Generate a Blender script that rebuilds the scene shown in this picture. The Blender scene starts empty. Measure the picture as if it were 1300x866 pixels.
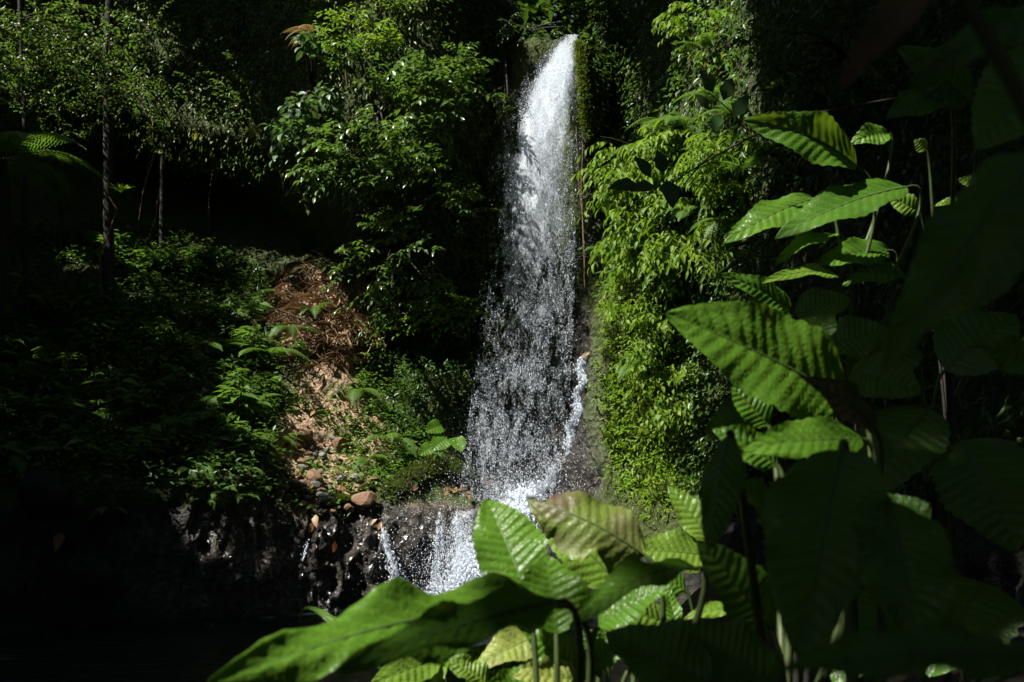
import bpy, math, random
import numpy as np
from mathutils import Vector, Matrix
random.seed(7)
RNG = np.random.default_rng(11)
S = bpy.context.scene
COL = S.collection

# ------------------------------------------------------------------ camera
CAMZ, PITCH, FPX = 1.8, math.radians(8.0), 1300*35/36
cam_d = bpy.data.cameras.new('camera'); cam = bpy.data.objects.new('camera', cam_d); COL.objects.link(cam)
cam.location = (0, 0, CAMZ); cam.rotation_euler = (math.pi/2+PITCH, 0, 0)
cam_d.lens = 35; cam_d.sensor_width = 36; cam_d.clip_start = 0.05; cam_d.clip_end = 500
cam_d.dof.use_dof = True; cam_d.dof.focus_distance = 8.0; cam_d.dof.aperture_fstop = 5.6
S.camera = cam

# ------------------------------------------------------------------ world, sun, exposure
SUN = np.array([-0.55, -0.30, 0.92]); SUN = SUN/np.linalg.norm(SUN)      # towards the sun
SUN_EL = math.asin(SUN[2]); SUN_AZ = math.atan2(SUN[0], SUN[1])
W = bpy.data.worlds.new('World'); S.world = W; W.use_nodes = True
wn = W.node_tree.nodes; wl = W.node_tree.links
bg = wn['Background']; sky = wn.new('ShaderNodeTexSky'); sky.sky_type = 'NISHITA'; sky.sun_disc = False
sky.sun_elevation = SUN_EL; sky.sun_rotation = SUN_AZ
wl.new(sky.outputs[0], bg.inputs[0]); bg.inputs[1].default_value = 0.05
sl = bpy.data.lights.new('sun', 'SUN'); sl.energy = 5.0; sl.angle = math.radians(0.53); sl.color = (1.0, 0.95, 0.86)
so = bpy.data.objects.new('sun', sl); COL.objects.link(so)
so.rotation_euler = Vector(-SUN).to_track_quat('-Z', 'Y').to_euler()
so.location = (-20, -10, 40)
S.view_settings.view_transform = 'Standard'; S.view_settings.look = 'None'
S.view_settings.exposure = 1.25; S.view_settings.gamma = 1.0
S.render.engine = 'CYCLES'
cy = S.cycles
cy.max_bounces = 5; cy.diffuse_bounces = 2; cy.glossy_bounces = 2; cy.transmission_bounces = 3; cy.transparent_max_bounces = 8
cy.use_denoising = True; cy.sample_clamp_indirect = 3.0; cy.caustics_reflective = False; cy.caustics_refractive = False

# ------------------------------------------------------------------ helpers
cp, sp_ = math.cos(PITCH), math.sin(PITCH)
def at(px, py, Y):
    """point at depth y = Y on the ray through photo pixel (px, py)"""
    px = np.asarray(px, float); py = np.asarray(py, float); Y = np.asarray(Y, float)
    a = (px-650)/FPX; b = (433-py)/FPX
    dy = cp-b*sp_; dz = sp_+b*cp
    t = Y/dy
    return np.stack(np.broadcast_arrays(a*t, Y+0*t, CAMZ+dz*t), -1)
def proj(P):
    P = np.asarray(P, float); x, y, z = P[..., 0], P[..., 1], P[..., 2]-CAMZ
    d = np.maximum(y*cp+z*sp_, 1e-3); u = -y*sp_+z*cp
    return 650+FPX*x/d, 433-FPX*u/d
def nrm(v): 
    v = np.asarray(v, float); return v/np.maximum(np.linalg.norm(v, axis=-1, keepdims=True), 1e-9)
def _hash(i, j, k):
    n = (i*374761393+j*668265263+k*2147483647*0+k*1274126177) & 0xffffffff
    n = ((n ^ (n >> 13))*1274126177) & 0xffffffff
    return ((n ^ (n >> 16)) & 0xffff)/65535.0
def vnoise(P):
    P = np.asarray(P, float); F = np.floor(P).astype(np.int64); f = P-F; f = f*f*(3-2*f)
    i, j, k = F[..., 0], F[..., 1], F[..., 2]; r = 0
    for a in (0, 1):
        for b in (0, 1):
            for c in (0, 1):
                w = (f[..., 0] if a else 1-f[..., 0])*(f[..., 1] if b else 1-f[..., 1])*(f[..., 2] if c else 1-f[..., 2])
                r = r+w*_hash(i+a, j+b, k+c)
    return r*2-1
def fbm(P, o=4):
    P = np.asarray(P, float); r = 0; a = 1; t = 0
    for q in range(o):
        r = r+a*vnoise(P*2**q+17.3*q); t += a; a *= .5
    return r/t
def sstep(a, b, x):
    t = np.clip((np.asarray(x, float)-a)/(b-a), 0, 1); return t*t*(3-2*t)

class MB:
    """collects vertices and faces (numpy blocks) for ONE mesh"""
    def __init__(s): s.v = []; s.f3 = []; s.f4 = []; s.n = 0; s.m3 = []; s.m4 = []
    def add(s, V, F3=None, F4=None, mi=0):
        V = np.asarray(V, float).reshape(-1, 3)
        if F3 is not None and len(F3): s.f3.append(np.asarray(F3, int)+s.n); s.m3.append(np.full(len(F3), mi))
        if F4 is not None and len(F4): s.f4.append(np.asarray(F4, int)+s.n); s.m4.append(np.full(len(F4), mi))
        s.v.append(V); s.n += len(V)
    def mesh(s, name, mats, smooth=True):
        V = np.concatenate(s.v); me = bpy.data.meshes.new(name)
        f3 = np.concatenate(s.f3) if s.f3 else np.zeros((0, 3), int)
        f4 = np.concatenate(s.f4) if s.f4 else np.zeros((0, 4), int)
        nl = f3.size+f4.size; npoly = len(f3)+len(f4)
        me.vertices.add(len(V)); me.vertices.foreach_set('co', V.astype(np.float32).ravel())
        me.loops.add(nl); me.loops.foreach_set('vertex_index', np.concatenate([f3.ravel(), f4.ravel()]).astype(np.int32))
        me.polygons.add(npoly)
        st = np.concatenate([np.arange(len(f3))*3, f3.size+np.arange(len(f4))*4]).astype(np.int32)
        me.polygons.foreach_set('loop_start', st)
        me.polygons.foreach_set('material_index', np.concatenate(s.m3+s.m4).astype(np.int32))
        me.polygons.foreach_set('use_smooth', np.full(npoly, smooth))
        for m in (mats if isinstance(mats, (list, tuple)) else [mats]): me.materials.append(m)
        me.update(calc_edges=True); me.validate()
        return me
def tag(o, label=None, cat=None, group=None, kind=None):
    if label: o['label'] = label
    if cat: o['category'] = cat
    if group: o['group'] = group
    if kind: o['kind'] = kind
    return o
def link(name, me, parent=None, **k):
    o = bpy.data.objects.new(name, me); COL.objects.link(o)
    if parent is not None: o.parent = parent
    return tag(o, **k)
def empty(name, loc=(0, 0, 0), **k):
    o = bpy.data.objects.new(name, None); COL.objects.link(o); o.location = [float(c) for c in loc]; o.empty_display_size = .1
    return tag(o, **k)
def tube(mb, pts, r0, r1=None, n=6, mi=0, wob=0):
    pts = np.asarray(pts, float); m = len(pts); r1 = r0 if r1 is None else r1
    T = nrm(np.gradient(pts, axis=0)); ref = np.array([0.31, 0.95, 0.13])
    A = nrm(np.cross(T, ref)); B = np.cross(T, A); r = np.linspace(r0, r1, m)[:, None]
    an = np.linspace(0, 2*math.pi, n, endpoint=False)
    V = pts[:, None]+ (A[:, None]*np.cos(an)[None, :, None]+B[:, None]*np.sin(an)[None, :, None])*r[:, None]
    if wob: V = V+wob*r0*np.stack([vnoise(V*6/ max(r0,.02)*.12+q) for q in (0, 31, 57)], -1)
    i = np.arange(m-1)[:, None]*n; j = np.arange(n)[None]; k = (j+1) % n
    F = np.stack([i+j, i+k, i+n+k, i+n+j], -1).reshape(-1, 4)
    mb.add(V, None, F, mi)
def bez(a, b, c, n=10, d=None):
    t = np.linspace(0, 1, n)[:, None]; a, b, c = (np.asarray(q, float) for q in (a, b, c))
    if d is None: return (1-t)**2*a+2*t*(1-t)*b+t*t*c
    return (1-t)**3*a+3*t*(1-t)**2*b+3*t*t*(1-t)*c+t**3*np.asarray(d, float)
# leaf template: x along, y across, z up (x 0..1, y in half-width units)
TL = np.array([(0, 0, 0), (.38, 1, .10), (.40, 0, .03), (.38, -1, .10), (.74, .68, .02), (.76, 0, -.04), (.74, -.68, .02), (1, 0, -.16)])
TL3 = np.array([(0, 2, 1), (0, 3, 2), (4, 5, 7), (5, 6, 7)]); TL4 = np.array([(1, 2, 5, 4), (2, 3, 6, 5)])
TS = np.array([(0, 0, 0), (.45, 1, .12), (1, 0, -.08), (.45, -1, .12)]); TS3 = np.array([(0, 2, 1), (0, 3, 2)])
def leaves(mb, P, D, N, L, Wd, small=False, mi=0):
    P = np.atleast_2d(P); n = len(P); D = nrm(D); Sd = nrm(np.cross(N, D)); N = np.cross(D, Sd)
    L = np.broadcast_to(np.asarray(L, float), (n,))[:, None, None]; Wd = np.broadcast_to(np.asarray(Wd, float), (n,))[:, None, None]
    T = TS if small else TL
    V = P[:, None]+D[:, None]*T[None, :, 0:1]*L+Sd[:, None]*T[None, :, 1:2]*Wd*.5+N[:, None]*T[None, :, 2:3]*L*1.0
    b = (np.arange(n)*len(T))[:, None, None]
    mb.add(V, ((TS3 if small else TL3)[None]+b).reshape(-1, 3), None if small else (TL4[None]+b).reshape(-1, 4), mi)
UP = np.array([0, 0, 1.0])
def rv(n): return nrm(RNG.normal(size=(n, 3)))
def spray(mb, P0, D, Ls, nl, L, Wd, droop=.35, hang=.25, small=False, twig=.004, mi=0, ti=1, flat=.35, up=None):
    """a twig with alternate leaves"""
    D = nrm(D); t = np.linspace(.12, 1, nl)[:, None]
    C = P0+D*Ls*t+np.array([0, 0, -1.0])*Ls*droop*t*t
    T = nrm(D*np.ones_like(t)-UP*2*droop*t)
    Sx = nrm(np.cross(T, UP+1e-3)); sg = np.where(np.arange(nl) % 2, 1, -1)[:, None]
    dd = nrm(T*.55+Sx*sg*.85-UP*hang+RNG.normal(size=(nl, 3))*.22)
    dd[-1] = nrm(T[-1]-UP*.2)
    N = nrm((UP if up is None else up)+RNG.normal(size=(nl, 3))*flat)
    sc = RNG.uniform(.7, 1.15, nl)*np.where(np.arange(nl) > nl*.75, .8, 1)
    leaves(mb, C, dd, N, L*sc, Wd*sc, small, mi)
    if twig:
        tt = np.linspace(0, 1, 5)[:, None]
        tube(mb, P0+D*Ls*tt+np.array([0, 0, -1.0])*Ls*droop*tt*tt, twig, twig*.4, 3, ti)

# ------------------------------------------------------------------ materials
def mat(name):
    m = bpy.data.materials.new(name); m.use_nodes = True; nt = m.node_tree
    return m, nt, nt.nodes['Principled BSDF'], nt.nodes['Material Output']
def ramp(nt, fac, stops):
    r = nt.nodes.new('ShaderNodeValToRGB'); e = r.color_ramp.elements
    while len(e) < len(stops): e.new(.5)
    for q, (p, c) in enumerate(stops): e[q].position = p; e[q].color = (*c, 1) if len(c) == 3 else c
    nt.links.new(fac, r.inputs[0]); return r.outputs[0]
def noise(nt, scale, detail=4, vec=None, rough=.55):
    n = nt.nodes.new('ShaderNodeTexNoise'); n.inputs['Scale'].default_value = scale; n.inputs['Detail'].default_value = detail
    n.inputs['Roughness'].default_value = rough
    if vec is None:
        tc = nt.nodes.new('ShaderNodeTexCoord'); vec = tc.outputs['Object']
    nt.links.new(vec, n.inputs['Vector']); return n.outputs[0]
def math_(nt, op, a, b=0.0, clamp=False):
    n = nt.nodes.new('ShaderNodeMath'); n.operation = op; n.use_clamp = clamp
    for q, v in enumerate((a, b)):
        if isinstance(v, (int, float)): n.inputs[q].default_value = v
        else: nt.links.new(v, n.inputs[q])
    return n.outputs[0]
def mixc(nt, fac, a, b):
    n = nt.nodes.new('ShaderNodeMix'); n.data_type = 'RGBA'
    for s, v in ((n.inputs[0], fac), (n.inputs[6], a), (n.inputs[7], b)):
        if isinstance(v, (int, float)): s.default_value = v
        elif isinstance(v, tuple): s.default_value = (*v, 1)
        else: nt.links.new(v, s)
    return n.outputs[2]
def leaf_mat(name, cols, rough=.42, trans=.3, tcol=(.22, .42, .03), spec=.32):
    """foliage: colour varies leaf by leaf; some light passes through"""
    m, nt, p, out = mat(name)
    g = nt.nodes.new('ShaderNodeNewGeometry'); oi = nt.nodes.new('ShaderNodeObjectInfo')
    f = math_(nt, 'FRACT', math_(nt, 'ADD', g.outputs['Random Per Island'], math_(nt, 'MULTIPLY', oi.outputs['Random'], .37)))
    c = ramp(nt, f, [(q/(max(1, len(cols)-1)), k) for q, k in enumerate(cols)])
    nt.links.new(c, p.inputs['Base Color']); p.inputs['Roughness'].default_value = rough
    p.inputs['Specular IOR Level'].default_value = spec
    if trans:
        t = nt.nodes.new('ShaderNodeBsdfTranslucent'); mx = nt.nodes.new('ShaderNodeMixShader'); mx.inputs[0].default_value = trans
        nt.links.new(mixc(nt, .55, c, tcol), t.inputs[0]); nt.links.new(p.outputs[0], mx.inputs[1]); nt.links.new(t.outputs[0], mx.inputs[2])
        nt.links.new(mx.outputs[0], out.inputs[0])
    return m
def plain(name, col, rough=.8, nscale=None, col2=None, bump=0, spec=.4):
    m, nt, p, out = mat(name); p.inputs['Roughness'].default_value = rough; p.inputs['Specular IOR Level'].default_value = spec
    if nscale:
        n = noise(nt, nscale, 5); c = ramp(nt, n, [(.3, col), (.7, col2 or tuple(x*.5 for x in col))]); nt.links.new(c, p.inputs['Base Color'])
        if bump:
            b = nt.nodes.new('ShaderNodeBump'); b.inputs['Strength'].default_value = bump; b.inputs['Distance'].default_value = .02
            nt.links.new(n, b.inputs['Height']); nt.links.new(b.outputs[0], p.inputs['Normal'])
    else: p.inputs['Base Color'].default_value = (*col, 1)
    return m
M = {}
M['shrub'] = leaf_mat('shrub_leaf', [(.045, .09, .014), (.075, .135, .022), (.04, .1, .012), (.11, .16, .03), (.06, .13, .03), (.12, .18, .07)], .32, .28, spec=.55)
M['pale'] = leaf_mat('pale_leaf', [(.07, .13, .06), (.1, .17, .085), (.06, .13, .045)], .42, .2)
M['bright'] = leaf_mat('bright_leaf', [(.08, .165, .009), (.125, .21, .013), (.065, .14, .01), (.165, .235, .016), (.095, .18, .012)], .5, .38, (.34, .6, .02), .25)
M['dark'] = leaf_mat('shaded_leaf', [(.025, .06, .012), (.04, .09, .015), (.03, .075, .018), (.06, .09, .02)], .4, .22)  # leaf green darkened to put shade into foliage of shaded spots
M['forest'] = leaf_mat('forest_leaf', [(.035, .08, .01), (.06, .12, .014), (.1, .14, .018), (.045, .1, .015), (.12, .13, .02)], .4, .32)
M['fern'] = leaf_mat('fern_leaf', [(.06, .14, .016), (.09, .17, .022), (.07, .155, .03)], .5, .32)
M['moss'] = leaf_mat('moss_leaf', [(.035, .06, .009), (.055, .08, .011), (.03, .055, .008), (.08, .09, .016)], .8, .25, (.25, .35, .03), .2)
M['moss_lit'] = leaf_mat('moss_sunlit', [(.08, .13, .012), (.11, .16, .015), (.06, .11, .01)], .8, .3, (.3, .4, .03), .2)  # same moss in a lighter green, sunlight put into the colour
M['grass'] = leaf_mat('grass_leaf', [(.09, .15, .02), (.13, .19, .03), (.16, .17, .05), (.08, .16, .02)], .5, .3)
M['straw'] = leaf_mat('straw', [(.36, .25, .14), (.48, .36, .22), (.26, .17, .09), (.16, .1, .05), (.55, .44, .28)], .75, .1, (.3, .2, .1), .2)
M['dryfern'] = leaf_mat('dry_frond', [(.3, .2, .07), (.24, .15, .06)], .6, .3, (.4, .3, .1))
M['yellow'] = leaf_mat('yellow_leaf', [(.35, .26, .02), (.3, .28, .04)], .5, .3, (.5, .4, .05))
M['litter'] = leaf_mat('fallen_leaf', [(.22, .06, .018), (.3, .11, .025), (.14, .06, .03), (.27, .16, .06), (.2, .12, .07)], .5, .15, (.5, .15, .03))
M['stem'] = plain('green_stem', (.05, .08, .02), .5, 30, (.035, .05, .015))
M['bark'] = plain('bark', (.04, .032, .022), .9, 14, (.014, .014, .009), .6)
M['vine'] = plain('dry_vine', (.16, .1, .05), .8, 20, (.07, .05, .03), .4)
M['stone'] = plain('stone', (.2, .14, .095), .8, 9, (.1, .08, .06), .8)
M['stone_red'] = plain('red_stone', (.22, .125, .07), .8, 9, (.12, .075, .05), .8)
M['stone_grey'] = plain('grey_stone', (.17, .165, .16), .7, 6, (.1, .095, .1), .5)

def cliff_material():
    m, nt, p, out = mat('cliff_rock')
    def attr(n):
        a = nt.nodes.new('ShaderNodeAttribute'); a.attribute_name = n; return a.outputs['Fac']
    n1 = noise(nt, 1.7, 6); n2 = noise(nt, 9, 6); n3 = noise(nt, 34, 4)
    rock = ramp(nt, n2, [(.3, (.006, .006, .005)), (.55, (.015, .014, .011)), (.75, (.036, .034, .029))])
    soil = ramp(nt, n3, [(.3, (.15, .09, .055)), (.55, (.34, .23, .145)), (.75, (.5, .37, .25))])
    moss = ramp(nt, n3, [(.3, (.015, .022, .005)), (.55, (.04, .058, .009)), (.75, (.07, .09, .014))])
    rock = mixc(nt, attr('wet'), rock, ramp(nt, n2, [(.3, (.012, .011, .01)), (.5, (.034, .03, .026)), (.72, (.085, .077, .068))]))
    sf = math_(nt, 'MULTIPLY', attr('soil'), math_(nt, 'ADD', n2, .75), True)
    c = mixc(nt, sf, rock, soil)
    mf = math_(nt, 'MULTIPLY', math_(nt, 'SUBTRACT', math_(nt, 'ADD', attr('moss'), n1), .62), 4.0, True)
    c = mixc(nt, mf, c, moss)
    nt.links.new(c, p.inputs['Base Color'])
    r = math_(nt, 'SUBTRACT', .9, math_(nt, 'MULTIPLY', attr('wet'), .8), True)
    r = math_(nt, 'ADD', r, math_(nt, 'MULTIPLY', mf, .5), True); nt.links.new(r, p.inputs['Roughness'])
    b = nt.nodes.new('ShaderNodeBump'); b.inputs['Strength'].default_value = 1.0; b.inputs['Distance'].default_value = .09
    v = nt.nodes.new('ShaderNodeTexVoronoi'); v.inputs['Scale'].default_value = 11
    tc = nt.nodes.new('ShaderNodeTexCoord'); nt.links.new(tc.outputs['Object'], v.inputs['Vector'])
    h = math_(nt, 'ADD', n2, math_(nt, 'ADD', math_(nt, 'MULTIPLY', n3, .4), math_(nt, 'MULTIPLY', v.outputs['Distance'], .5)))
    nt.links.new(h, b.inputs['Height']); nt.links.new(b.outputs[0], p.inputs['Normal'])
    return m
M['cliff'] = cliff_material()
M['ground'] = plain('ground_soil', (.05, .035, .022), .9, 6, (.02, .018, .01), .6)
def water_material():
    m, nt, p, out = mat('pool_water'); p.inputs['Base Color'].default_value = (.006, .010, .009, 1); p.inputs['Roughness'].default_value = .04
    p.inputs['IOR'].default_value = 1.33
    tc = nt.nodes.new('ShaderNodeTexCoord'); mp = nt.nodes.new('ShaderNodeMapping'); mp.inputs['Scale'].default_value = (1.2, 3.0, 1)
    nt.links.new(tc.outputs['Object'], mp.inputs[0]); a = noise(nt, 2.2, 4, mp.outputs[0]); c = noise(nt, 9, 3, mp.outputs[0])
    b = nt.nodes.new('ShaderNodeBump'); b.inputs['Strength'].default_value = .8; b.inputs['Distance'].default_value = .1
    nt.links.new(math_(nt, 'ADD', a, math_(nt, 'MULTIPLY', c, .3)), b.inputs['Height']); nt.links.new(b.outputs[0], p.inputs['Normal'])
    return m
M['water'] = water_material()
def drop_material(name, col, tr):
    m, nt, p, out = mat(name); p.inputs['Base Color'].default_value = (*col, 1); p.inputs['Roughness'].default_value = .22
    p.inputs['IOR'].default_value = 1.33
    t = nt.nodes.new('ShaderNodeBsdfTranslucent'); t.inputs[0].default_value = (*col, 1)
    mx = nt.nodes.new('ShaderNodeMixShader'); mx.inputs[0].default_value = tr
    nt.links.new(p.outputs[0], mx.inputs[1]); nt.links.new(t.outputs[0], mx.inputs[2]); nt.links.new(mx.outputs[0], out.inputs[0])
    return m
M['drop'] = drop_material('white_water', (.86, .92, 1.0), .5)
def veil_material():
    m, nt, p, out = mat('torn_water'); a = nt.nodes.new('ShaderNodeAttribute'); a.attribute_name = 'dens'
    tc = nt.nodes.new('ShaderNodeTexCoord'); mp = nt.nodes.new('ShaderNodeMapping'); mp.inputs['Scale'].default_value = (1, 1, .38); nt.links.new(tc.outputs['Object'], mp.inputs[0])
    n1 = noise(nt, 7, 3, mp.outputs[0]); n2 = noise(nt, 38, 3, mp.outputs[0], .7)
    f = math_(nt, 'ADD', math_(nt, 'MULTIPLY', n1, .55), math_(nt, 'MULTIPLY', n2, .75))
    al = math_(nt, 'MULTIPLY', math_(nt, 'SUBTRACT', math_(nt, 'ADD', f, math_(nt, 'MULTIPLY', a.outputs['Fac'], .62)), 1.02), 3.2, True)
    p.inputs['Base Color'].default_value = (.84, .91, 1.0, 1); p.inputs['Roughness'].default_value = .3; p.inputs['IOR'].default_value = 1.33
    t = nt.nodes.new('ShaderNodeBsdfTranslucent'); t.inputs[0].default_value = (.84, .91, 1.0, 1); mx = nt.nodes.new('ShaderNodeMixShader'); mx.inputs[0].default_value = .5
    nt.links.new(p.outputs[0], mx.inputs[1]); nt.links.new(t.outputs[0], mx.inputs[2])
    tr = nt.nodes.new('ShaderNodeBsdfTransparent'); m2 = nt.nodes.new('ShaderNodeMixShader'); nt.links.new(al, m2.inputs[0]); nt.links.new(tr.outputs[0], m2.inputs[1]); nt.links.new(mx.outputs[0], m2.inputs[2]); nt.links.new(m2.outputs[0], out.inputs[0])
    return m
M['veil'] = veil_material()
def hero_material(name, c1, c2, brown=0.0, bcols=None, rough=.36, trans=.32, tcol=(.2, .45, .02)):
    m, nt, p, out = mat(name)
    uv = nt.nodes.new('ShaderNodeUVMap'); sx = nt.nodes.new('ShaderNodeSeparateXYZ'); nt.links.new(uv.outputs[0], sx.inputs[0])
    at_ = nt.nodes.new('ShaderNodeAttribute'); at_.attribute_name = 'vein'
    n = noise(nt, 6, 4); n2 = noise(nt, 22, 4)
    c = ramp(nt, n, [(.32, c1), (.68, c2)])
    c = mixc(nt, math_(nt, 'MULTIPLY', at_.outputs['Fac'], .45), c, tuple(min(1, x*1.7+.01) for x in c2))
    sp = math_(nt, 'MULTIPLY', math_(nt, 'SUBTRACT', n2, .66), 9, True)
    c = mixc(nt, math_(nt, 'MULTIPLY', sp, .6), c, (.09, .07, .02))
    if brown:
        b = ramp(nt, noise(nt, 9, 5), [(.3, bcols[0]), (.5, bcols[1]), (.7, bcols[2])])
        f = math_(nt, 'MULTIPLY', math_(nt, 'SUBTRACT', n, .5-.3*(brown-.5)), 6, True); f = math_(nt, 'MULTIPLY', f, min(1, brown*1.6), True)
        c = mixc(nt, f, c, b)
    nt.links.new(c, p.inputs['Base Color']); p.inputs['Roughness'].default_value = rough; p.inputs['Specular IOR Level'].default_value = .3
    bp = nt.nodes.new('ShaderNodeBump'); bp.inputs['Strength'].default_value = .25; bp.inputs['Distance'].default_value = .004
    vo = nt.nodes.new('ShaderNodeTexVoronoi'); vo.feature = 'DISTANCE_TO_EDGE'; vo.inputs['Scale'].default_value = 85; tcx = nt.nodes.new('ShaderNodeTexCoord'); nt.links.new(tcx.outputs['Object'], vo.inputs['Vector'])
    nt.links.new(math_(nt, 'ADD', noise(nt, 60, 4), math_(nt, 'MULTIPLY', vo.outputs[0], 2.0)), bp.inputs['Height']); nt.links.new(bp.outputs[0], p.inputs['Normal'])
    t = nt.nodes.new('ShaderNodeBsdfTranslucent'); mx = nt.nodes.new('ShaderNodeMixShader'); mx.inputs[0].default_value = trans
    nt.links.new(mixc(nt, .5, c, tcol), t.inputs[0]); nt.links.new(p.outputs[0], mx.inputs[1]); nt.links.new(t.outputs[0], mx.inputs[2])
    nt.links.new(mx.outputs[0], out.inputs[0]); return m
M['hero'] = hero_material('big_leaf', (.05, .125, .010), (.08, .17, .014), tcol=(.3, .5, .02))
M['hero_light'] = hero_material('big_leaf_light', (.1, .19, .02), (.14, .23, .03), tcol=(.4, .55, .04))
M['hero_shaded'] = hero_material('big_leaf_shaded', (.04, .105, .010), (.06, .14, .014), tcol=(.25, .45, .02))  # same species as big_leaf, coloured darker where leaves stand in shade
M['hero_brown'] = hero_material('big_leaf_browning', (.09, .13, .02), (.12, .16, .03), .75, [(.1, .06, .05), (.06, .035, .025), (.3, .26, .22)], .45, .2)
M['hero_dead'] = hero_material('big_leaf_dead', (.1, .05, .02), (.06, .03, .015), .9, [(.12, .06, .02), (.05, .025, .015), (.1, .07, .04)], .6, .15)
M['hero_yellow'] = hero_material('big_leaf_yellow', (.24, .26, .05), (.17, .24, .05), .35, [(.25, .2, .14), (.2, .13, .08), (.35, .32, .25)], .45, .3, (.4, .45, .1))
M['midrib'] = plain('leaf_midrib', (.05, .09, .02), .45, 40, (.035, .07, .014))

# ------------------------------------------------------------------ cliff and banks: one lofted sheet
# each column: px of its rays, then keys (py, Y) from the waterline up; the last ones (z, Y) above the frame
def colpts(px, keys, ztop, ytop):
    pts = [at(px, py, Y) for py, Y in keys]
    x0 = pts[0]; base = np.array([x0[0], x0[1]-.15, -1.2])
    last = pts[-1]; t = np.array([last[0]*ytop/last[1], ytop, ztop]); b = t+np.array([t[0]*.5, 9, 1.5])
    return [base]+pts+[t, b]
def wl_(px):   # waterline py for a depth
    return None
def zpy(px, z, Y):   # py of height z at depth Y
    return float(proj(np.array([(px-650)/FPX*Y, Y, z]))[1])
C = []
def column(px, yw, keys, ztop=13.5, ytop=19): C.append(np.array(colpts(px, [(zpy(px, 0, yw), yw)]+keys, ztop, ytop)))
def wcolumn(pts): C.append(np.array(pts, float))
wcolumn([(-8, -14, -1.2), (-8.2, -14, 0), (-8.6, -14, 1.2), (-9.2, -14, 2), (-10, -14, 3.5), (-10.5, -14, 5), (-11, -14, 6), (-11.5, -14, 7), (-12, -14, 9), (-20, -14, 10)])
wcolumn([(-7.6, 2, -1.2), (-7.8, 2, 0), (-8.2, 2, 1.3), (-8.8, 2, 2.2), (-9.6, 2, 4), (-10.2, 2, 5.5), (-10.8, 2, 7), (-11.2, 2, 8), (-12, 2, 10), (-20, 2, 11)])
column(-330, 9.5, [(640, 9.8), (560, 10.8), (430, 13), (300, 15.5), (180, 16.5), (60, 16.8)], 13, 18)
column(-80, 11.6, [(640, 12.0), (560, 13), (440, 15.5), (310, 18.6), (180, 19.0), (20, 18.8)], 13.5, 19)
column(60, 12.5, [(630, 12.9), (560, 13.8), (440, 16), (310, 19.0), (190, 19.6), (20, 19)], 13.5, 19.5)
column(180, 13.0, [(606, 13.4), (560, 14.2), (440, 16.4), (330, 19.2), (215, 20.8), (150, 18.8)], 13.5, 19.5)
column(290, 13.6, [(608, 14.0), (550, 15), (450, 16.8), (350, 19.0), (255, 20.8), (175, 18.6)], 13.5, 19)
column(370, 14.2, [(642, 14.5), (560, 15.7), (450, 17), (372, 18.4), (300, 19.8), (190, 17.9)], 13.5, 18)
column(430, 14.5, [(655, 14.8), (570, 16), (450, 17.3), (375, 18.2), (330, 19.2), (180, 17.3)], 13.5, 17.4)
column(490, 14.6, [(655, 14.9), (590, 16), (530, 16.9), (430, 19.2), (330, 18.6), (150, 17.1)], 13.5, 17.2)
column(550, 14.7, [(650, 15.0), (605, 16.1), (545, 16.9), (440, 19.4), (330, 18.6), (120, 17.2)], 13.5, 17.3)
column(605, 14.8, [(645, 15.2), (615, 16.4), (560, 17.3), (430, 18.9), (300, 19.0), (90, 18.9)], 13.0, 19.6)
column(650, 14.8, [(660, 15.4), (625, 16.6), (540, 17.3), (420, 17.9), (280, 18.5), (70, 18.6)], 12.5, 21)
column(705, 14.8, [(665, 15.4), (620, 16.4), (540, 17.0), (430, 17.6), (250, 18.2), (60, 17.7)], 10.4, 22)
column(745, 14.6, [(660, 15.2), (610, 16.0), (520, 16.5), (410, 16.9), (250, 17.2), (55, 17.3)], 10.8, 22)
column(790, 14.2, [(650, 14.9), (580, 15.5), (500, 15.9), (400, 16.2), (250, 18.4), (70, 18.8)], 13, 20)
column(850, 13.4, [(660, 14.0), (580, 14.6), (480, 15.0), (380, 15.2), (240, 15.5), (100, 16.3)], 13, 17.5)
column(930, 12.2, [(680, 12.8), (580, 13.2), (480, 13.6), (380, 13.8), (240, 14.1), (60, 14.6)], 13, 16)
column(1050, 10.0, [(680, 10.4), (580, 10.8), (480, 11.1), (380, 11.3), (240, 11.6), (60, 12)], 12, 13.5)
column(1230, 8.2, [(700, 8.5), (600, 8.8), (480, 9.1), (360, 9.3), (220, 9.5), (40, 9.8)], 11, 11)
wcolumn([(3.3, 5.5, -1.2), (3.5, 5.5, 0), (3.8, 5.5, 1), (4.1, 5.5, 2), (4.3, 5.5, 3), (4.5, 5.5, 4.2), (4.7, 5.5, 5.6), (5, 5.5, 7), (5.5, 5.5, 9.5), (14, 7, 11)])
wcolumn([(3.4, 2, -1.2), (3.6, 2, 0), (3.9, 2, 1), (4.2, 2, 2), (4.5, 2, 3), (4.8, 2, 4.2), (5, 2, 5.6), (5.3, 2, 6.5), (6, 2, 8.5), (16, 2, 10)])
wcolumn([(3.8, -14, -1.2), (4, -14, 0), (4.3, -14, 1), (4.6, -14, 2), (5, -14, 3), (5.4, -14, 4), (5.8, -14, 5), (6.4, -14, 6), (7, -14, 8), (18, -14, 9)])
C = np.array(C)                                    # columns x keys x 3
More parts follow.
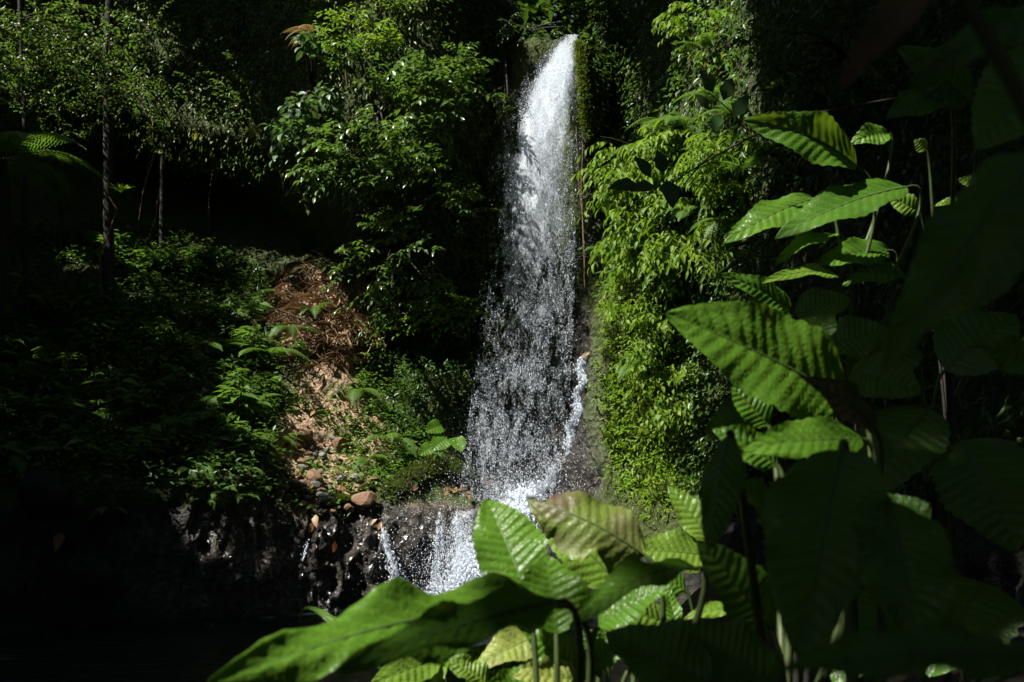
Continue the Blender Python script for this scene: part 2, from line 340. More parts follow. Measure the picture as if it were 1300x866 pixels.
def catmull(A, n, axis=0):
    """resample along axis 0 with a Catmull-Rom spline, spacing by chord length"""
    A = np.asarray(A); d = np.linalg.norm(np.diff(A, axis=0), axis=-1).reshape(len(A)-1, -1).mean(1); s = np.concatenate([[0], np.cumsum(d)])
    u = np.linspace(0, s[-1], n); i = np.clip(np.searchsorted(s, u, side='right')-1, 0, len(A)-2); t = ((u-s[i])/d[i])
    t = t.reshape((-1,)+(1,)*(A.ndim-1))
    p0 = A[np.maximum(i-1, 0)]; p1 = A[i]; p2 = A[i+1]; p3 = A[np.minimum(i+2, len(A)-1)]
    tension = .35
    m1 = (p2-p0)*tension; m2 = (p3-p1)*tension
    h = (2*t**3-3*t**2+1)*p1+(t**3-2*t**2+t)*m1+(-2*t**3+3*t**2)*p2+(t**3-t**2)*m2
    return h
NU, NV = 620, 360
# spend most of the columns on what the picture can show
G = []
seg = [10, 16]+[0]*0
def dense_cols():
    out = []
    for q in range(len(C)-1):
        w = np.linalg.norm(C[q+1]-C[q], axis=-1).mean(); vis = 2 <= q <= len(C)-5
        n = max(6, int(w/(.05 if vis else .35)))
        p0 = C[max(q-1, 0)]; p1 = C[q]; p2 = C[q+1]; p3 = C[min(q+2, len(C)-1)]
        for a in np.arange(n)/n:
            t = a; m1 = (p2-p0)*.4; m2 = (p3-p1)*.4
            out.append((2*t**3-3*t**2+1)*p1+(t**3-2*t**2+t)*m1+(-2*t**3+3*t**2)*p2+(t**3-t**2)*m2)
    out.append(C[-1]); return np.array(out)
CD = dense_cols()
def dense_rows(A):                                  # A: cols x keys x 3
    out = []; kid = []
    K = A.shape[1]
    for k in range(K-1):
        w = np.linalg.norm(A[:, k+1]-A[:, k], axis=-1).mean(); n = max(3, int(w/(.06 if k < K-2 else .6)))
        for a in np.arange(n)/n: out.append(A[:, k]*(1-a)+A[:, k+1]*a); kid.append(k+a)
    out.append(A[:, -1]); kid.append(K-1); return np.stack(out, 1), np.array(kid)
SG, KID = dense_rows(CD)                            # cols x rows x 3
for _ in range(5):                                  # soften the folds of the loft
    Q = SG.copy(); Q[1:-1, 1:-1] = (SG[:-2, 1:-1]+SG[2:, 1:-1]+SG[1:-1, :-2]+SG[1:-1, 2:])/4; SG = SG*.4+Q*.6
def gnormals(A):
    du = np.gradient(A, axis=0); dv = np.gradient(A, axis=1); n = nrm(np.cross(dv, du)); return -n
GN = gnormals(SG)
cen = np.array([0, 8, 3.0]); flip = np.sign(((cen-SG)*GN).sum(-1).mean()); GN *= flip
face = ((KID >= .6) & (KID < 2.2))[None, :]
rockface = np.exp(-((KID-1.45)/.75)**2)[None, :]
lowf = fbm(SG*.55, 3)*.33; mid = fbm(SG*1.9+5, 4)*.17; hi = fbm(SG*7+9, 3)*.05
rid = (1-np.abs(fbm(SG*np.array([2.6, 2.6, .9])+3, 3)))*.28*rockface
fin = (np.abs(vnoise(SG*np.array([8, 8, 5.])))*.10+np.abs(vnoise(SG*np.array([15, 15, 9.])+4))*.06)*rockface
edge = sstep(0, 1, KID)[None, :]
SG = SG+GN*(lowf*(1-.7*rockface)+mid+hi+rid-.14*rockface+fin)[..., None]
PX, PY = proj(SG)
GN = gnormals(SG); GN *= np.sign(((cen-SG)*GN).sum(-1).mean())
def blob(cx, cy, rx, ry, s=.35, nz=.35):
    d = np.sqrt(((PX-cx)/rx)**2+((PY-cy)/ry)**2)+nz*fbm(SG*1.6+cx, 3); return 1-sstep(1-s, 1+s, d)
inview = (SG[..., 1] > 5)
soil = np.clip(blob(412, 405, 85, 60)+blob(415, 560, 70, 90)+blob(430, 480, 55, 60)*.8+blob(560, 620, 60, 25)*.5, 0, 1)*inview
moss = np.clip(blob(752, 470, 10, 110)*.45+blob(830, 520, 80, 160)+blob(578, 600, 30, 40)+blob(520, 615, 50, 25)+blob(735, 110, 18, 90)*1.4+blob(660, 420, 60, 110)*.8+blob(240, 610, 130, 20)*.6+blob(790, 380, 40, 60), 0, 1)*inview
wet = np.clip(blob(420, 715, 260, 75)+blob(690, 560, 60, 130)+blob(540, 700, 90, 60)+blob(727, 530, 48, 135)*1.3, 0, 1)*inview
soil = soil*(1-wet*.8); moss = np.clip(moss*(1-wet*.55)+.42*(1-np.clip(wet+soil, 0, 1))*(PY < 640), 0, 1)
nu, nv = SG.shape[:2]
ii = (np.arange(nu-1)[:, None]*nv+np.arange(nv-1)[None]).ravel()
mb = MB(); mb.add(SG.reshape(-1, 3), None, np.stack([ii, ii+nv, ii+nv+1, ii+1], -1))
me = mb.mesh('cliff', M['cliff'])
for nme, arr in (('soil', soil), ('moss', moss), ('wet', wet)):
    a = me.attributes.new(nme, 'FLOAT', 'POINT'); a.data.foreach_set('value', arr.astype(np.float32).ravel())
link('cliff', me, label='dark wet rock cliff curving round the pool behind the plants', kind='structure')

cellarea = np.linalg.norm(np.cross(np.gradient(SG, axis=0), np.gradient(SG, axis=1)), axis=-1)
def pick(mask, n, off=0.0):
    """n random points of the cliff sheet where mask > 0"""
    w = (mask*cellarea).ravel(); s = w.sum()
    idx = RNG.choice(w.size, n, p=w/s); P = SG.reshape(-1, 3)[idx]; N = GN.reshape(-1, 3)[idx]
    return P+RNG.normal(size=P.shape)*.03+N*off, N
def near_surface(px, py):
    d = (PX-px)**2+(PY-py)**2+np.where(SG[..., 1] > 4, 0, 1e9); d = d+SG[..., 1]*3
    q = np.unravel_index(np.argmin(d), d.shape); return SG[q], GN[q]

# ------------------------------------------------------------------ ground (pool bed and near bank) and pool
def bankz(x, y):
    x = np.asarray(x, float); y = np.asarray(y, float)
    s = np.maximum(sstep(9.0, 6.2, y), sstep(.3, 2.2, x+.25*(y-9)*(y < 9)))*sstep(13.5, 10.5, y-.3*x)
    z = -1.0+s*(1.22+.55*sstep(.2, 3, x)+.12*fbm(np.stack([x, y, 0*x], -1)*.8, 3))
    return z
gx = np.concatenate([np.linspace(-70, -10, 13)[:-1], np.arange(-10, 6, .14), np.linspace(6, 70, 14)])
gy = np.concatenate([np.linspace(-70, -3, 14)[:-1], np.arange(-3, 16, .14), np.linspace(16, 80, 14)])
X, Y = np.meshgrid(gx, gy, indexing='ij'); Z = bankz(X, Y)
Z = np.where((X < -10) | (X > 7) | (Y < -8), np.minimum(Z, .2), Z)
mb = MB(); n2 = len(gy); ii = (np.arange(len(gx)-1)[:, None]*n2+np.arange(n2-1)[None]).ravel()
mb.add(np.stack([X, Y, Z], -1), None, np.stack([ii, ii+n2, ii+n2+1, ii+1], -1))
link('ground', mb.mesh('ground', M['ground']), label='dark soil of the near bank and the pool bed', kind='structure')
mb = MB(); wx = np.arange(-9, 4.2, .12); wy = np.arange(3, 16.6, .12)
X, Y = np.meshgrid(wx, wy, indexing='ij')
Z = .012*fbm(np.stack([X*1.2, Y*2.5, 0*X], -1), 3)
n2 = len(wy); ii = (np.arange(len(wx)-1)[:, None]*n2+np.arange(n2-1)[None]).ravel()
mb.add(np.stack([X, Y, Z], -1), None, np.stack([ii, ii+n2, ii+n2+1, ii+1], -1))
link('pool_water', mb.mesh('pool_water', M['water']), label='dark rippled pool at the foot of the waterfall', kind='structure')

# ------------------------------------------------------------------ waterfall
OCT = np.array([(0, 0, 1), (1, 0, 0), (0, 1, 0), (-1, 0, 0), (0, -1, 0), (0, 0, -1.0)])
OCF = np.array([(0, 1, 2), (0, 2, 3), (0, 3, 4), (0, 4, 1), (5, 2, 1), (5, 3, 2), (5, 4, 3), (5, 1, 4)])
def drops(mb, P, r, stretch=1.4, lean=None):
    n = len(P); r = np.asarray(r)[:, None, None]
    V = OCT[None]*RNG.uniform(.55, 1.25, (n, 6, 1))
    # random orientation
    A = rv(n); B = nrm(np.cross(A, rv(n))); Cc = np.cross(A, B); R = np.stack([A, B, Cc], 1)
    V = np.einsum('nij,njk->nik', V, R); V = V*np.array([.85, .85, 1.0])
    st = RNG.uniform(1, stretch*1.4, n)[:, None]; V[..., 2] *= st
    if lean is not None: V[..., 0] += V[..., 2]*lean
    mb.add(P[:, None]+V*r, (OCF[None]+(np.arange(n)*6)[:, None, None]).reshape(-1, 3))
wf = empty('waterfall', at(660, 650, 16.2), label='tall white waterfall breaking into drops down the rock', kind='structure')
ky = np.array([44, 60, 100, 150, 200, 300, 400, 500, 600, 660.])
kc = np.array([727, 719, 704, 693, 684, 681, 672, 661, 649, 645.]); kw = np.array([9, 16, 28, 36, 42, 50, 57, 62, 63, 62.])
kY = np.array([17.35, 17.3, 17.1, 16.95, 16.85, 16.7, 16.55, 16.4, 16.25, 16.1])
kd = np.array([1.0, 1.0, .95, .88, .78, .56, .40, .36, .36, .45])
def fall(n, rlo, rhi, power, clump, sig=.5, halo=0):
    out = []; rad = []; got = 0
    while got < n:
        m = n*3; py = RNG.uniform(44, 660, m); c = np.interp(py, ky, kc); w = np.interp(py, ky, kw); d = np.interp(py, ky, kd)
        g = RNG.normal(size=m)*sig*(1+halo); flat = RNG.uniform(-1, 1, m)
        low = sstep(80, 420, py); o = np.where(RNG.uniform(size=m) < low*.75, flat, g)
        # streaks and clumps that fall together
        nz = fbm(np.stack([o*w*.085, py*.03+o*.4, np.full(m, 2.)], -1), 3)*.5+vnoise(np.stack([o*w*.25, py*.1, np.full(m, 7.)], -1))*.35
        keep = RNG.uniform(size=m) < d*np.clip(.42+clump*nz, .02, 1)*w/75*1.0
        keep &= np.abs(o) < 1.25+halo
        px = c+o*w; Yd = np.interp(py, ky, kY)+RNG.normal(size=m)*.16*(1+low)
        P = at(px, py, Yd)[keep]; out.append(P); got += len(P)
        rad.append((rlo*(rhi/rlo)**(RNG.uniform(size=m)**power))[keep])
    return np.concatenate(out)[:n], np.concatenate(rad)[:n]
inv = np.array(wf.location)
mb = MB(); P, r = fall(26000, .003, .012, 2.2, 1.9); drops(mb, P-inv, r, 2.0, -.06)
P, r = fall(90000, .0015, .0045, 1.0, 1.3, .6, .25); drops(mb, P-inv, r, 1.4)
link('water_drops', mb.mesh('water_drops', M['drop']), wf, kind='stuff')
# thin torn sheets of water inside the fall
def sheet(off, seed, nr=150, nc=40):
    py = np.linspace(44, 665, nr)[:, None]; o = np.linspace(-1.1, 1.1, nc)[None]
    c = np.interp(py, ky, kc); w = np.interp(py, ky, kw); px = c+o*w+0*py; PYY = py+0*o
    Yd = np.interp(PYY, ky, kY)+off-.22*(1-o**2)*sstep(60, 300, PYY)
    P = at(px, PYY, Yd); P = P+.09*np.stack([fbm(P*np.array([3, 3, 1.2])+seed+q, 3) for q in (0, 40, 80)], -1)*sstep(50, 160, PYY)[..., None]
    shift = sstep(250, 600, PYY)*.25*o                    # thinner towards the rock side low down
    den = np.interp(PYY, ky, np.array([.9, 1.05, 1.04, 1.0, .92, .74, .55, .47, .45, .52]))*(1-np.abs(o)**3.5*.8)-shift-.6*(np.abs(o) > 1.02)
    m_ = MB(); ii = (np.arange(nr-1)[:, None]*nc+np.arange(nc-1)[None]).ravel(); m_.add(P.reshape(-1, 3)-inv, None, np.stack([ii, ii+nc, ii+nc+1, ii+1], -1))
    me = m_.mesh('water_sheet', M['veil']); a = me.attributes.new('dens', 'FLOAT', 'POINT'); a.data.foreach_set('value', np.broadcast_to(den, PYY.shape).astype(np.float32).ravel())
    link('water_sheet', me, wf)
sheet(-.12, 3); sheet(.14, 50)
def ribbon(pts, halfw, den):
    pts = catmull(np.asarray(pts, float), 60); hw = np.interp(np.linspace(0, 1, 60), np.linspace(0, 1, len(halfw)), halfw)[:, None, None]
    o = np.linspace(-1, 1, 9)[None, :, None]; P = pts[:, None]+o*hw*np.array([1, .15, .1])+np.array([0, -.05, .02]); P = P+.03*np.stack([fbm(P*7+q, 3) for q in (0, 9, 20)], -1)
    P[..., 1] -= .06*(1-o[..., 0]**2)
    m_ = MB(); ii = (np.arange(59)[:, None]*9+np.arange(8)[None]).ravel(); m_.add(P.reshape(-1, 3)-inv, None, np.stack([ii, ii+9, ii+10, ii+1], -1))
    me = m_.mesh('stream', M['veil']); a = me.attributes.new('dens', 'FLOAT', 'POINT'); a.data.foreach_set('value', (den*(1-.55*np.abs(o[..., 0])**2)+0*P[..., 0]).astype(np.float32).ravel()); link('stream', me, wf)
# the foaming run at the foot, over the step into the pool
def run(mb, pts, halfw, n, rlo, rhi, spread=.05, lift=.06):
    pts = np.asarray(pts, float); s = np.concatenate([[0], np.cumsum(np.linalg.norm(np.diff(pts, axis=0), axis=1))])
    u = RNG.uniform(0, s[-1], n); P = np.stack([np.interp(u, s, pts[:, q]) for q in range(3)], -1)
    w = np.interp(u, s, halfw); o = RNG.normal(size=n)*.5
    nz = fbm(np.stack([o*w*9, u*3.2, np.zeros(n)], -1), 3); k = RNG.uniform(size=n) < .55+1.1*nz
    P[:, 0] += o*w; P = P+RNG.normal(size=(n, 3))*spread; P[:, 1] -= lift
    drops(mb, (P-inv)[k], (rlo*(rhi/rlo)**(RNG.uniform(size=n)**1.8))[k], 1.6)
def onsurf(px, py, off=.05):
    p, nn = near_surface(px, py); return p+np.array([0, -off, 0.02])
mb = MB()
run(mb, [onsurf(*q) for q in ((742, 452), (736, 470), (741, 488), (731, 505), (736, 525), (723, 548), (721, 572), (703, 596), (696, 612), (672, 632), (655, 652))], [.05, .08, .06, .1, .07, .12, .1, .14, .16, .2, .28], 8500, .005, .022, .03)
run(mb, [onsurf(690, 470), onsurf(700, 540), onsurf(690, 600)], [.3, .35, .35], 2500, .004, .012, .06)
run(mb, [at(668, 622, 15.9), at(655, 650, 15.5), at(640, 690, 15.0), at(625, 730, 14.75), at(615, 760, 14.6)], [.15, .3, .36, .5, .7], 16000, .006, .035, .07, .05)
run(mb, [at(612, 690, 14.9), at(602, 725, 14.65), at(595, 757, 14.5)], [.2, .25, .35], 16000, .005, .03, .06)
run(mb, [at(585, 650, 15.1), at(580, 700, 14.75), at(575, 755, 14.5)], [.18, .25, .4], 4500, .004, .014, .06)
run(mb, [onsurf(487, 668, .08), onsurf(494, 700, .1), onsurf(503, 730, .1), onsurf(512, 757, .1)], [.02, .05, .08, .14], 1700, .004, .016, .03)
run(mb, [onsurf(560, 660, .08), onsurf(558, 700, .1), onsurf(550, 755, .1)], [.05, .06, .1], 1500, .004, .015, .03)
run(mb, [onsurf(395, 680, .06), onsurf(388, 710, .08)], [.01, .02], 160, .004, .012, .01)
ribbon([onsurf(*q) for q in ((743, 452), (735, 470), (742, 488), (730, 505), (737, 525), (722, 548), (722, 572), (702, 596), (696, 612), (672, 632), (655, 652))], [.01, .05, .025, .06, .03, .07, .04, .1, .1, .2, .28], .74)
ribbon([at(668, 622, 15.9), at(655, 650, 15.5), at(640, 690, 15.0), at(622, 730, 14.75), at(612, 762, 14.55)], [.15, .3, .36, .45, .55], 1.15)
ribbon([at(590, 650, 15.1), at(586, 700, 14.72), at(580, 762, 14.5)], [.2, .3, .45], .72)
ribbon([onsurf(486, 664, .1), onsurf(494, 700, .12), onsurf(503, 730, .12), onsurf(512, 760, .12)], [.02, .04, .06, .12], .8)
ribbon([onsurf(560, 655, .1), onsurf(556, 700, .12), onsurf(548, 760, .12)], [.04, .06, .1], .75)
link('foam', mb.mesh('foam', M['drop']), wf, kind='stuff')
mb = MB()       # splash beads flying clear of the step
n = 7000; P = at(RNG.normal(590, 55, n), 757-np.abs(RNG.normal(size=n))*60, RNG.uniform(14.2, 15, n)); P = P[(P[:, 2] > .02)]
drops(mb, P-inv, .003+.006*RNG.uniform(size=len(P))**2, 1.2)
n = 4500; P = at(RNG.normal(655, 45, n), 655-np.abs(RNG.normal(size=n))*50, RNG.uniform(15.3, 16.3, n)); drops(mb, P-inv, .003+.007*RNG.uniform(size=n)**2, 1.2)
link('spray', mb.mesh('spray', M['drop']), wf, kind='stuff')

# ------------------------------------------------------------------ unseen canopy added overhead to cast the shade, cut open for the lit places
SA = nrm(np.cross(SUN, UP)); SB = np.cross(SUN, SA)
def suv(P): P = np.asarray(P, float); return np.stack([(P*SA).sum(-1), (P*SB).sum(-1)], -1)
LIT = []      # lit places: (point, radius) -> crown leaves sunward of them are left out
def lit(px, py, Y, r): LIT.append((suv(at(px, py, Y)), r))
for py in range(20, 760, 60): lit(np.interp(py, ky, kc)-(22 if py < 260 else 0), py, np.interp(py, ky, kY), .8 if py < 260 else 1.05)
for q in ((560, 720, 14.7, .8), (520, 640, 15.3, .9), (430, 600, 15.6, .9), (400, 540, 16.3, .75), (422, 405, 17.6, .95), (440, 395, 17.6, .8), (420, 480, 17, .8), (435, 385, 17.6, .7), (400, 380, 18, .6), (440, 735, 14.4, .3), (350, 722, 14, .2), (290, 735, 13.6, .14), (390, 690, 14.3, .2), (485, 700, 14.6, .35), (400, 745, 14.3, .2), (490, 560, 16, .9), (560, 570, 16.3, .8),
          (470, 110, 16.6, .8), (560, 115, 16.4, .85), (400, 90, 16.4, .6), (430, 205, 16.4, .75), (500, 190, 16.6, .6), (540, 230, 16.6, .6), (470, 20, 16.6, .8), (540, 20, 16.6, .6), (410, 20, 16.6, .5), (590, 300, 16.8, .5), (375, 90, 16.3, .5), (360, 150, 16.3, .4), (490, 320, 17, .7), (540, 340, 17, .45), (520, 390, 17.2, .5),
          (845, 150, 15, .75), (900, 60, 15, .75), (825, 200, 14.9, 1.0), (880, 200, 14.6, .8), (940, 20, 15, .6), (940, 170, 14, .6), (945, 250, 13.6, .55), (930, 110, 14.5, .6), (900, 320, 14, .6), (735, 100, 17.1, .25), (870, 220, 14.8, 1.1), (830, 320, 14.8, 1.1), (830, 430, 14.6, 1.1), (830, 540, 14.3, 1.0), (800, 600, 14.5, .8), (770, 560, 15.5, .6), (870, 140, 15, .7),
          (300, 850, 1.2, .16), (400, 800, 1.3, .15), (480, 770, 1.4, .13), (570, 755, 1.5, .1), (640, 690, 1.9, .2), (740, 680, 2, .25), (700, 760, 1.8, .16), (520, 830, 2.4, .25), (840, 690, 2.6, .22), (868, 645, 2.6, .14), (620, 830, 2.3, .2), (800, 785, 2.5, .15),
          (930, 440, 1.8, .2), (1000, 450, 1.8, .14), (1000, 575, 1.7, .13), (900, 785, 2.2, .12),
          (40, 40, 16.6, .5), (30, 120, 16.6, .35), (140, 50, 17.2, .35), (60, 175, 15.2, .3), (150, 240, 17, .25), (180, 335, 19, .25), (260, 345, 19, .2), (320, 375, 18.5, .2), (210, 60, 19, .3), (330, 460, 17, .2),
          (1030, 190, 3.5, .28), (970, 285, 3.5, .2), (1080, 320, 3.5, .22), (1015, 355, 3.5, .14), (1145, 258, 3.6, .1), (1235, 230, 3.8, .08), (1010, 310, 3.5, .12)):
    lit(*q)
for q in range(16): lit(random.uniform(0, 340), random.uniform(370, 600), random.uniform(14, 17), random.uniform(.02, .07))
for q in range(26): lit(random.uniform(-20, 340), random.uniform(-10, 170), random.uniform(16.5, 18.5), random.uniform(.15, .38))
LU = np.array([q[0] for q in LIT]); LR = np.array([q[1] for q in LIT])
def shade_ok(P, jit=.07):
    u = suv(P); u = u+RNG.normal(size=u.shape)*jit
    d = np.linalg.norm(u[:, None]-LU[None], axis=-1)-LR[None]
    return d.min(1) > .13
def shade_tree(base, crowns, nl, label, trunk_r=.28):
    root = empty('shade_tree', base, label=label, cat='tree', group='tall trees shading the ravine')
    b = np.array(base, float); mbt = MB()
    top = np.array(crowns[0][:3])
    tube(mbt, bez(np.zeros(3), (top-b)*np.array([.15, .15, .6]), top-b-[0, 0, .5], 14), trunk_r, trunk_r*.5, 9, 0, .3)
    for c in crowns[1:]:
        c = np.array(c[:3]); s = b+(top-b)*np.array([.5, .5, .72]); tube(mbt, bez(s-b, (s+c)/2-b+[0, 0, .6], c-b, 9), trunk_r*.45, .05, 6)
    link('trunk', mbt.mesh('trunk', M['bark']), root)
    mbf = MB(); tot = sum(c[3]*c[4]*1.0 for c in crowns)
    for (x, y, z, rx, ry, rz) in crowns:
        n = int(nl*rx*ry/tot); d = rv(n)*(RNG.uniform(size=(n, 1))**.4)
        P = np.array([x, y, z])+d*np.array([rx, ry, rz]); P = P+.5*np.stack([fbm(P*.7+q, 2) for q in (0, 9, 20)], -1)
        D = nrm(rv(n)*[1, 1, .5]+[0, 0, -.25]); L = RNG.uniform(.26, .46, n)
        k_ = shade_ok(P+D*L[:, None]*.5); P = P[k_]; D = D[k_]; L = L[k_]; n = len(P); N = nrm(UP+RNG.normal(size=(n, 3))*.5)
        leaves(mbf, P-b, D, N, L, L*.5, True)
    link('crown', mbf.mesh('crown', M['dark']), root, kind='stuff')
shade_tree((-11.5, 9, 7), [(-12, 9.5, 14, 5, 4.5, 2.2), (-14, 13.5, 14.5, 4.5, 3.5, 2), (-10.5, 5.5, 13.5, 4, 3.5, 2)], 24000, 'unseen tall tree added to shade the left slope and pool')
shade_tree((-10, -2, 6.5), [(-8, 1, 12.5, 4, 3.5, 1.8), (-6, 5, 13, 4, 3.5, 1.8), (-9, -4, 13, 3.5, 3, 1.6)], 22500, 'unseen leaning tree added for shade, its crown above the near bank')
shade_tree((6.5, 4, 8.5), [(1, 5.5, 13, 4.2, 3.6, 1.8), (-2.5, 7.2, 13.5, 3.6, 3, 1.6), (3.5, 9.5, 13.5, 4, 4, 1.8), (4.5, 1, 12, 4, 4, 2)], 33000, 'unseen tall tree on the right bank, its broad dense crown added for shade')
shade_tree((5.5, -5, 7), [(1, -3, 11, 4, 3.6, 2), (-3, -1.5, 11.5, 3.5, 3, 1.6), (-2, -6, 11, 4, 4, 2)], 22500, 'unseen tall tree behind the viewpoint, its low dense crown added for shade')
shade_tree((-13, 17, 10), [(-13, 18, 14, 4.5, 4.5, 2), (-10.5, 15.5, 14, 2.6, 2.4, 1.6)], 12000, 'unseen tall tree on the cliff top, added to shade the slope', .22)

shade_tree((-3, -11, .2), [(-3, -10.5, 5, 5, 2, 4), (3, -10.5, 5, 4, 2, 4), (-8, -10, 6, 3.5, 2, 4), (0, -9.5, 10.5, 6, 3, 2)], 22000, 'unseen leafy tree added behind the viewpoint to block sky light')
shade_tree((-9.5, 19.5, 12.5), [(-7.5, 16.8, 14.6, 3, 3, 1.2), (-4, 18, 14.8, 3, 2.6, 1.2), (-4.5, 14.5, 15, 3, 2.4, 1.2), (-8, 13.2, 14.6, 2.6, 2.6, 1.2)], 16000, 'unseen spreading tree added to shade the ravine left of the fall')
shade_tree((5, 19.5, 12.8), [(1.5, 18.2, 15.2, 3, 2.6, 1.2), (3, 14.5, 15, 3, 3, 1.2), (-1, 14.5, 15.4, 3, 2.6, 1.2), (0, 11, 14.6, 3, 2.2, 1.2), (6, 17, 14.8, 2.5, 3, 1.2)], 18000, 'unseen spreading tree added to shade the ravine right of the fall')
shade_tree((9, 13, 11.5), [(7, 13, 14.5, 4, 4, 2), (9, 8, 13.5, 4, 4, 2.5)], 9000, 'unseen tall tree on top of the right wall, added for shade')
shade_tree((1.5, 27, 12), [(1, 24.5, 13.6, 4, 1.5, 2.6), (5, 24, 14, 4, 2, 2.6), (-4, 25, 14.5, 4, 2, 2)], 15000, 'dark tree on the plateau behind the head of the fall')
# ------------------------------------------------------------------ cliff vegetation
def ell_pts(ells, n):
    a = np.array([e[2]*e[3] for e in ells], float); k = RNG.choice(len(ells), n, p=a/a.sum()); e = np.array(ells, float)[k]
    r = np.sqrt(RNG.uniform(size=n)); t = RNG.uniform(0, 2*math.pi, n)
    return e[:, 0]+e[:, 2]*r*np.cos(t), e[:, 1]+e[:, 3]*r*np.sin(t)
def shrub(name, label, ells, Y, dY, n, L, Wd, nl=9, Ls=.55, material='shrub', droop=.35, hang=.3, root=None, group=None, cat='shrub', face_=(-.15, -.55, .25), rnd=.7, stemr=.03, up=None, flat=.35, fstem=10):
    nc = max(4, n//9); px, py = ell_pts(ells, nc); A = at(px, py, Y+RNG.normal(size=nc)*dY)
    A = A[RNG.integers(0, nc, n)]+RNG.normal(size=(n, 3))*np.array([.17, .15, .11])*(Ls/.5)
    rp = near_surface(*root)[0] if root else A.mean(0)+np.array([0, 1.0, .5])
    ro = empty(name, rp, label=label, cat=cat, group=group)
    mbs = MB(); top = A[RNG.permutation(n)[:fstem]]
    for q in top:
        midp = (rp+q)/2+np.array([0, 0, .25]); tube(mbs, bez(rp*0, midp-rp, q-rp, 8), stemr, stemr*.25, 5)
    link('branches', mbs.mesh('branches', M['bark']), ro)
    mbf = MB(); ctr = A.mean(0)
    for q in A:
        out = nrm(q-ctr)*.4; D = nrm(np.array(face_)+out+RNG.normal(size=3)*rnd*np.array([1, .6, .55]))
        spray(mbf, q-D*Ls*.5-rp, D, Ls*RNG.uniform(.7, 1.25), max(3, int(nl*RNG.uniform(.7, 1.2))), L, Wd, droop, hang, up=up, flat=flat)
    link('foliage', mbf.mesh('foliage', [M[material], M['bark']]), ro, kind='stuff')
    return ro
G1 = 'shrubs hanging from the cliff'
shrub('cliff_shrub', 'glossy green shrub reaching towards the waterfall with a long upper branch', [(560, 115, 45, 40), (590, 80, 14, 24), (520, 150, 35, 25)], 16.3, .25, 130, .17, .07, 11, .6, root=(560, 160), group=G1)
shrub('cliff_shrub', 'leafy yellow-green shrub at the cliff top left of the waterfall', [(450, 30, 70, 45), (520, 25, 60, 40), (405, 25, 40, 30)], 16.9, .4, 150, .13, .05, 10, .55, root=(470, 60), group=G1, material='bright')
shrub('cliff_shrub', 'pale blue-green broad leaved shrub beside the dark cave', [(375, 75, 28, 35), (360, 130, 16, 18), (385, 160, 14, 18), (362, 180, 9, 10), (395, 110, 25, 30)], 15.9, .25, 56, .2, .1, 6, .4, root=(400, 120), group=G1, material='pale')
shrub('cliff_shrub', 'dense dark green shrub in the middle of the hanging mass', [(470, 110, 60, 60), (500, 180, 60, 40)], 16.4, .35, 130, .15, .065, 10, .55, root=(480, 150), group=G1)
shrub('cliff_shrub', 'layered shrub with sunlit flat sprays jutting over the cave', [(430, 205, 40, 22), (460, 195, 50, 30), (415, 235, 18, 14)], 15.8, .25, 130, .17, .07, 11, .6, root=(470, 190), group=G1, face_=(-.5, -.5, .1))
shrub('cliff_shrub', 'sparse thin twigged shrub below the hanging mass near the water', [(560, 225, 45, 30), (600, 250, 15, 35), (530, 290, 50, 30), (590, 300, 20, 35)], 16.3, .3, 80, .15, .06, 8, .5, root=(560, 250), group=G1)
shrub('cliff_shrub', 'small leaved shrub curtain hanging over the bare bank', [(490, 270, 45, 40), (470, 330, 40, 35), (530, 345, 40, 30), (480, 385, 30, 20)], 16.7, .3, 115, .14, .058, 9, .5, root=(500, 320), group=G1, droop=.55)
shrub('cliff_shrub', 'shrub with larger pale leaves above the dark hollow', [(510, 390, 40, 22), (560, 380, 35, 25), (500, 420, 20, 20), (600, 400, 15, 45)], 17.2, .2, 60, .14, .07, 7, .4, root=(530, 390), group=G1, material='bright')
shrub('cliff_shrub', 'dry twiggy growth overhanging the cliff left of the fall', [(620, 60, 30, 45), (650, 30, 40, 28), (640, 110, 12, 25)], 17.6, .3, 55, .09, .03, 8, .5, root=(640, 60), group=G1, droop=.9, material='dark')
shrub('cliff_shrub', 'dark bush crowning the rock above the head of the fall', [(720, 12, 45, 22), (760, 15, 40, 30)], 18.6, .4, 70, .13, .05, 9, .5, root=(740, 30), group=G1, material='dark')
shrub('cliff_shrub', 'thin shrub fringing the left edge of the falling water', [(612, 330, 10, 70), (605, 440, 10, 70)], 17.3, .2, 34, .11, .045, 7, .4, root=(605, 380), group=G1)
G2 = 'lush bushes on the sunlit bank'
RB = dict(group=G2, material='bright', droop=.75, hang=.75, face_=(-.55, -.6, .25), rnd=.5)
shrub('bank_bush', 'bright yellow-green bush with drooping leaves rounding out beside the fall', [(830, 200, 45, 38), (860, 160, 40, 28), (800, 195, 25, 25)], 14.9, .3, 210, .19, .058, 10, .55, root=(850, 220), **RB)
shrub('bank_bush', 'bright bush at the top of the sunlit bank', [(930, 40, 55, 38), (910, 90, 45, 30), (965, 95, 40, 40), (865, 20, 12, 14)], 14.8, .35, 210, .15, .06, 9, .55, root=(940, 90), **RB)
shrub('bank_bush', 'pale fresh bush at the left shoulder of the sunlit bank', [(795, 235, 25, 30), (800, 290, 28, 30)], 14.9, .25, 80, .22, .07, 8, .55, root=(815, 260), **RB)
shrub('bank_bush', 'green bush in the middle of the sunlit bank', [(865, 250, 45, 40), (850, 320, 45, 35)], 14.5, .3, 170, .16, .06, 10, .5, root=(870, 290), **RB)
shrub('bank_bush', 'feathery bush spreading right behind the twisted glossy leaves', [(930, 190, 45, 45), (940, 260, 40, 40), (900, 310, 40, 40)], 13.7, .3, 190, .18, .05, 11, .5, root=(930, 240), **RB)
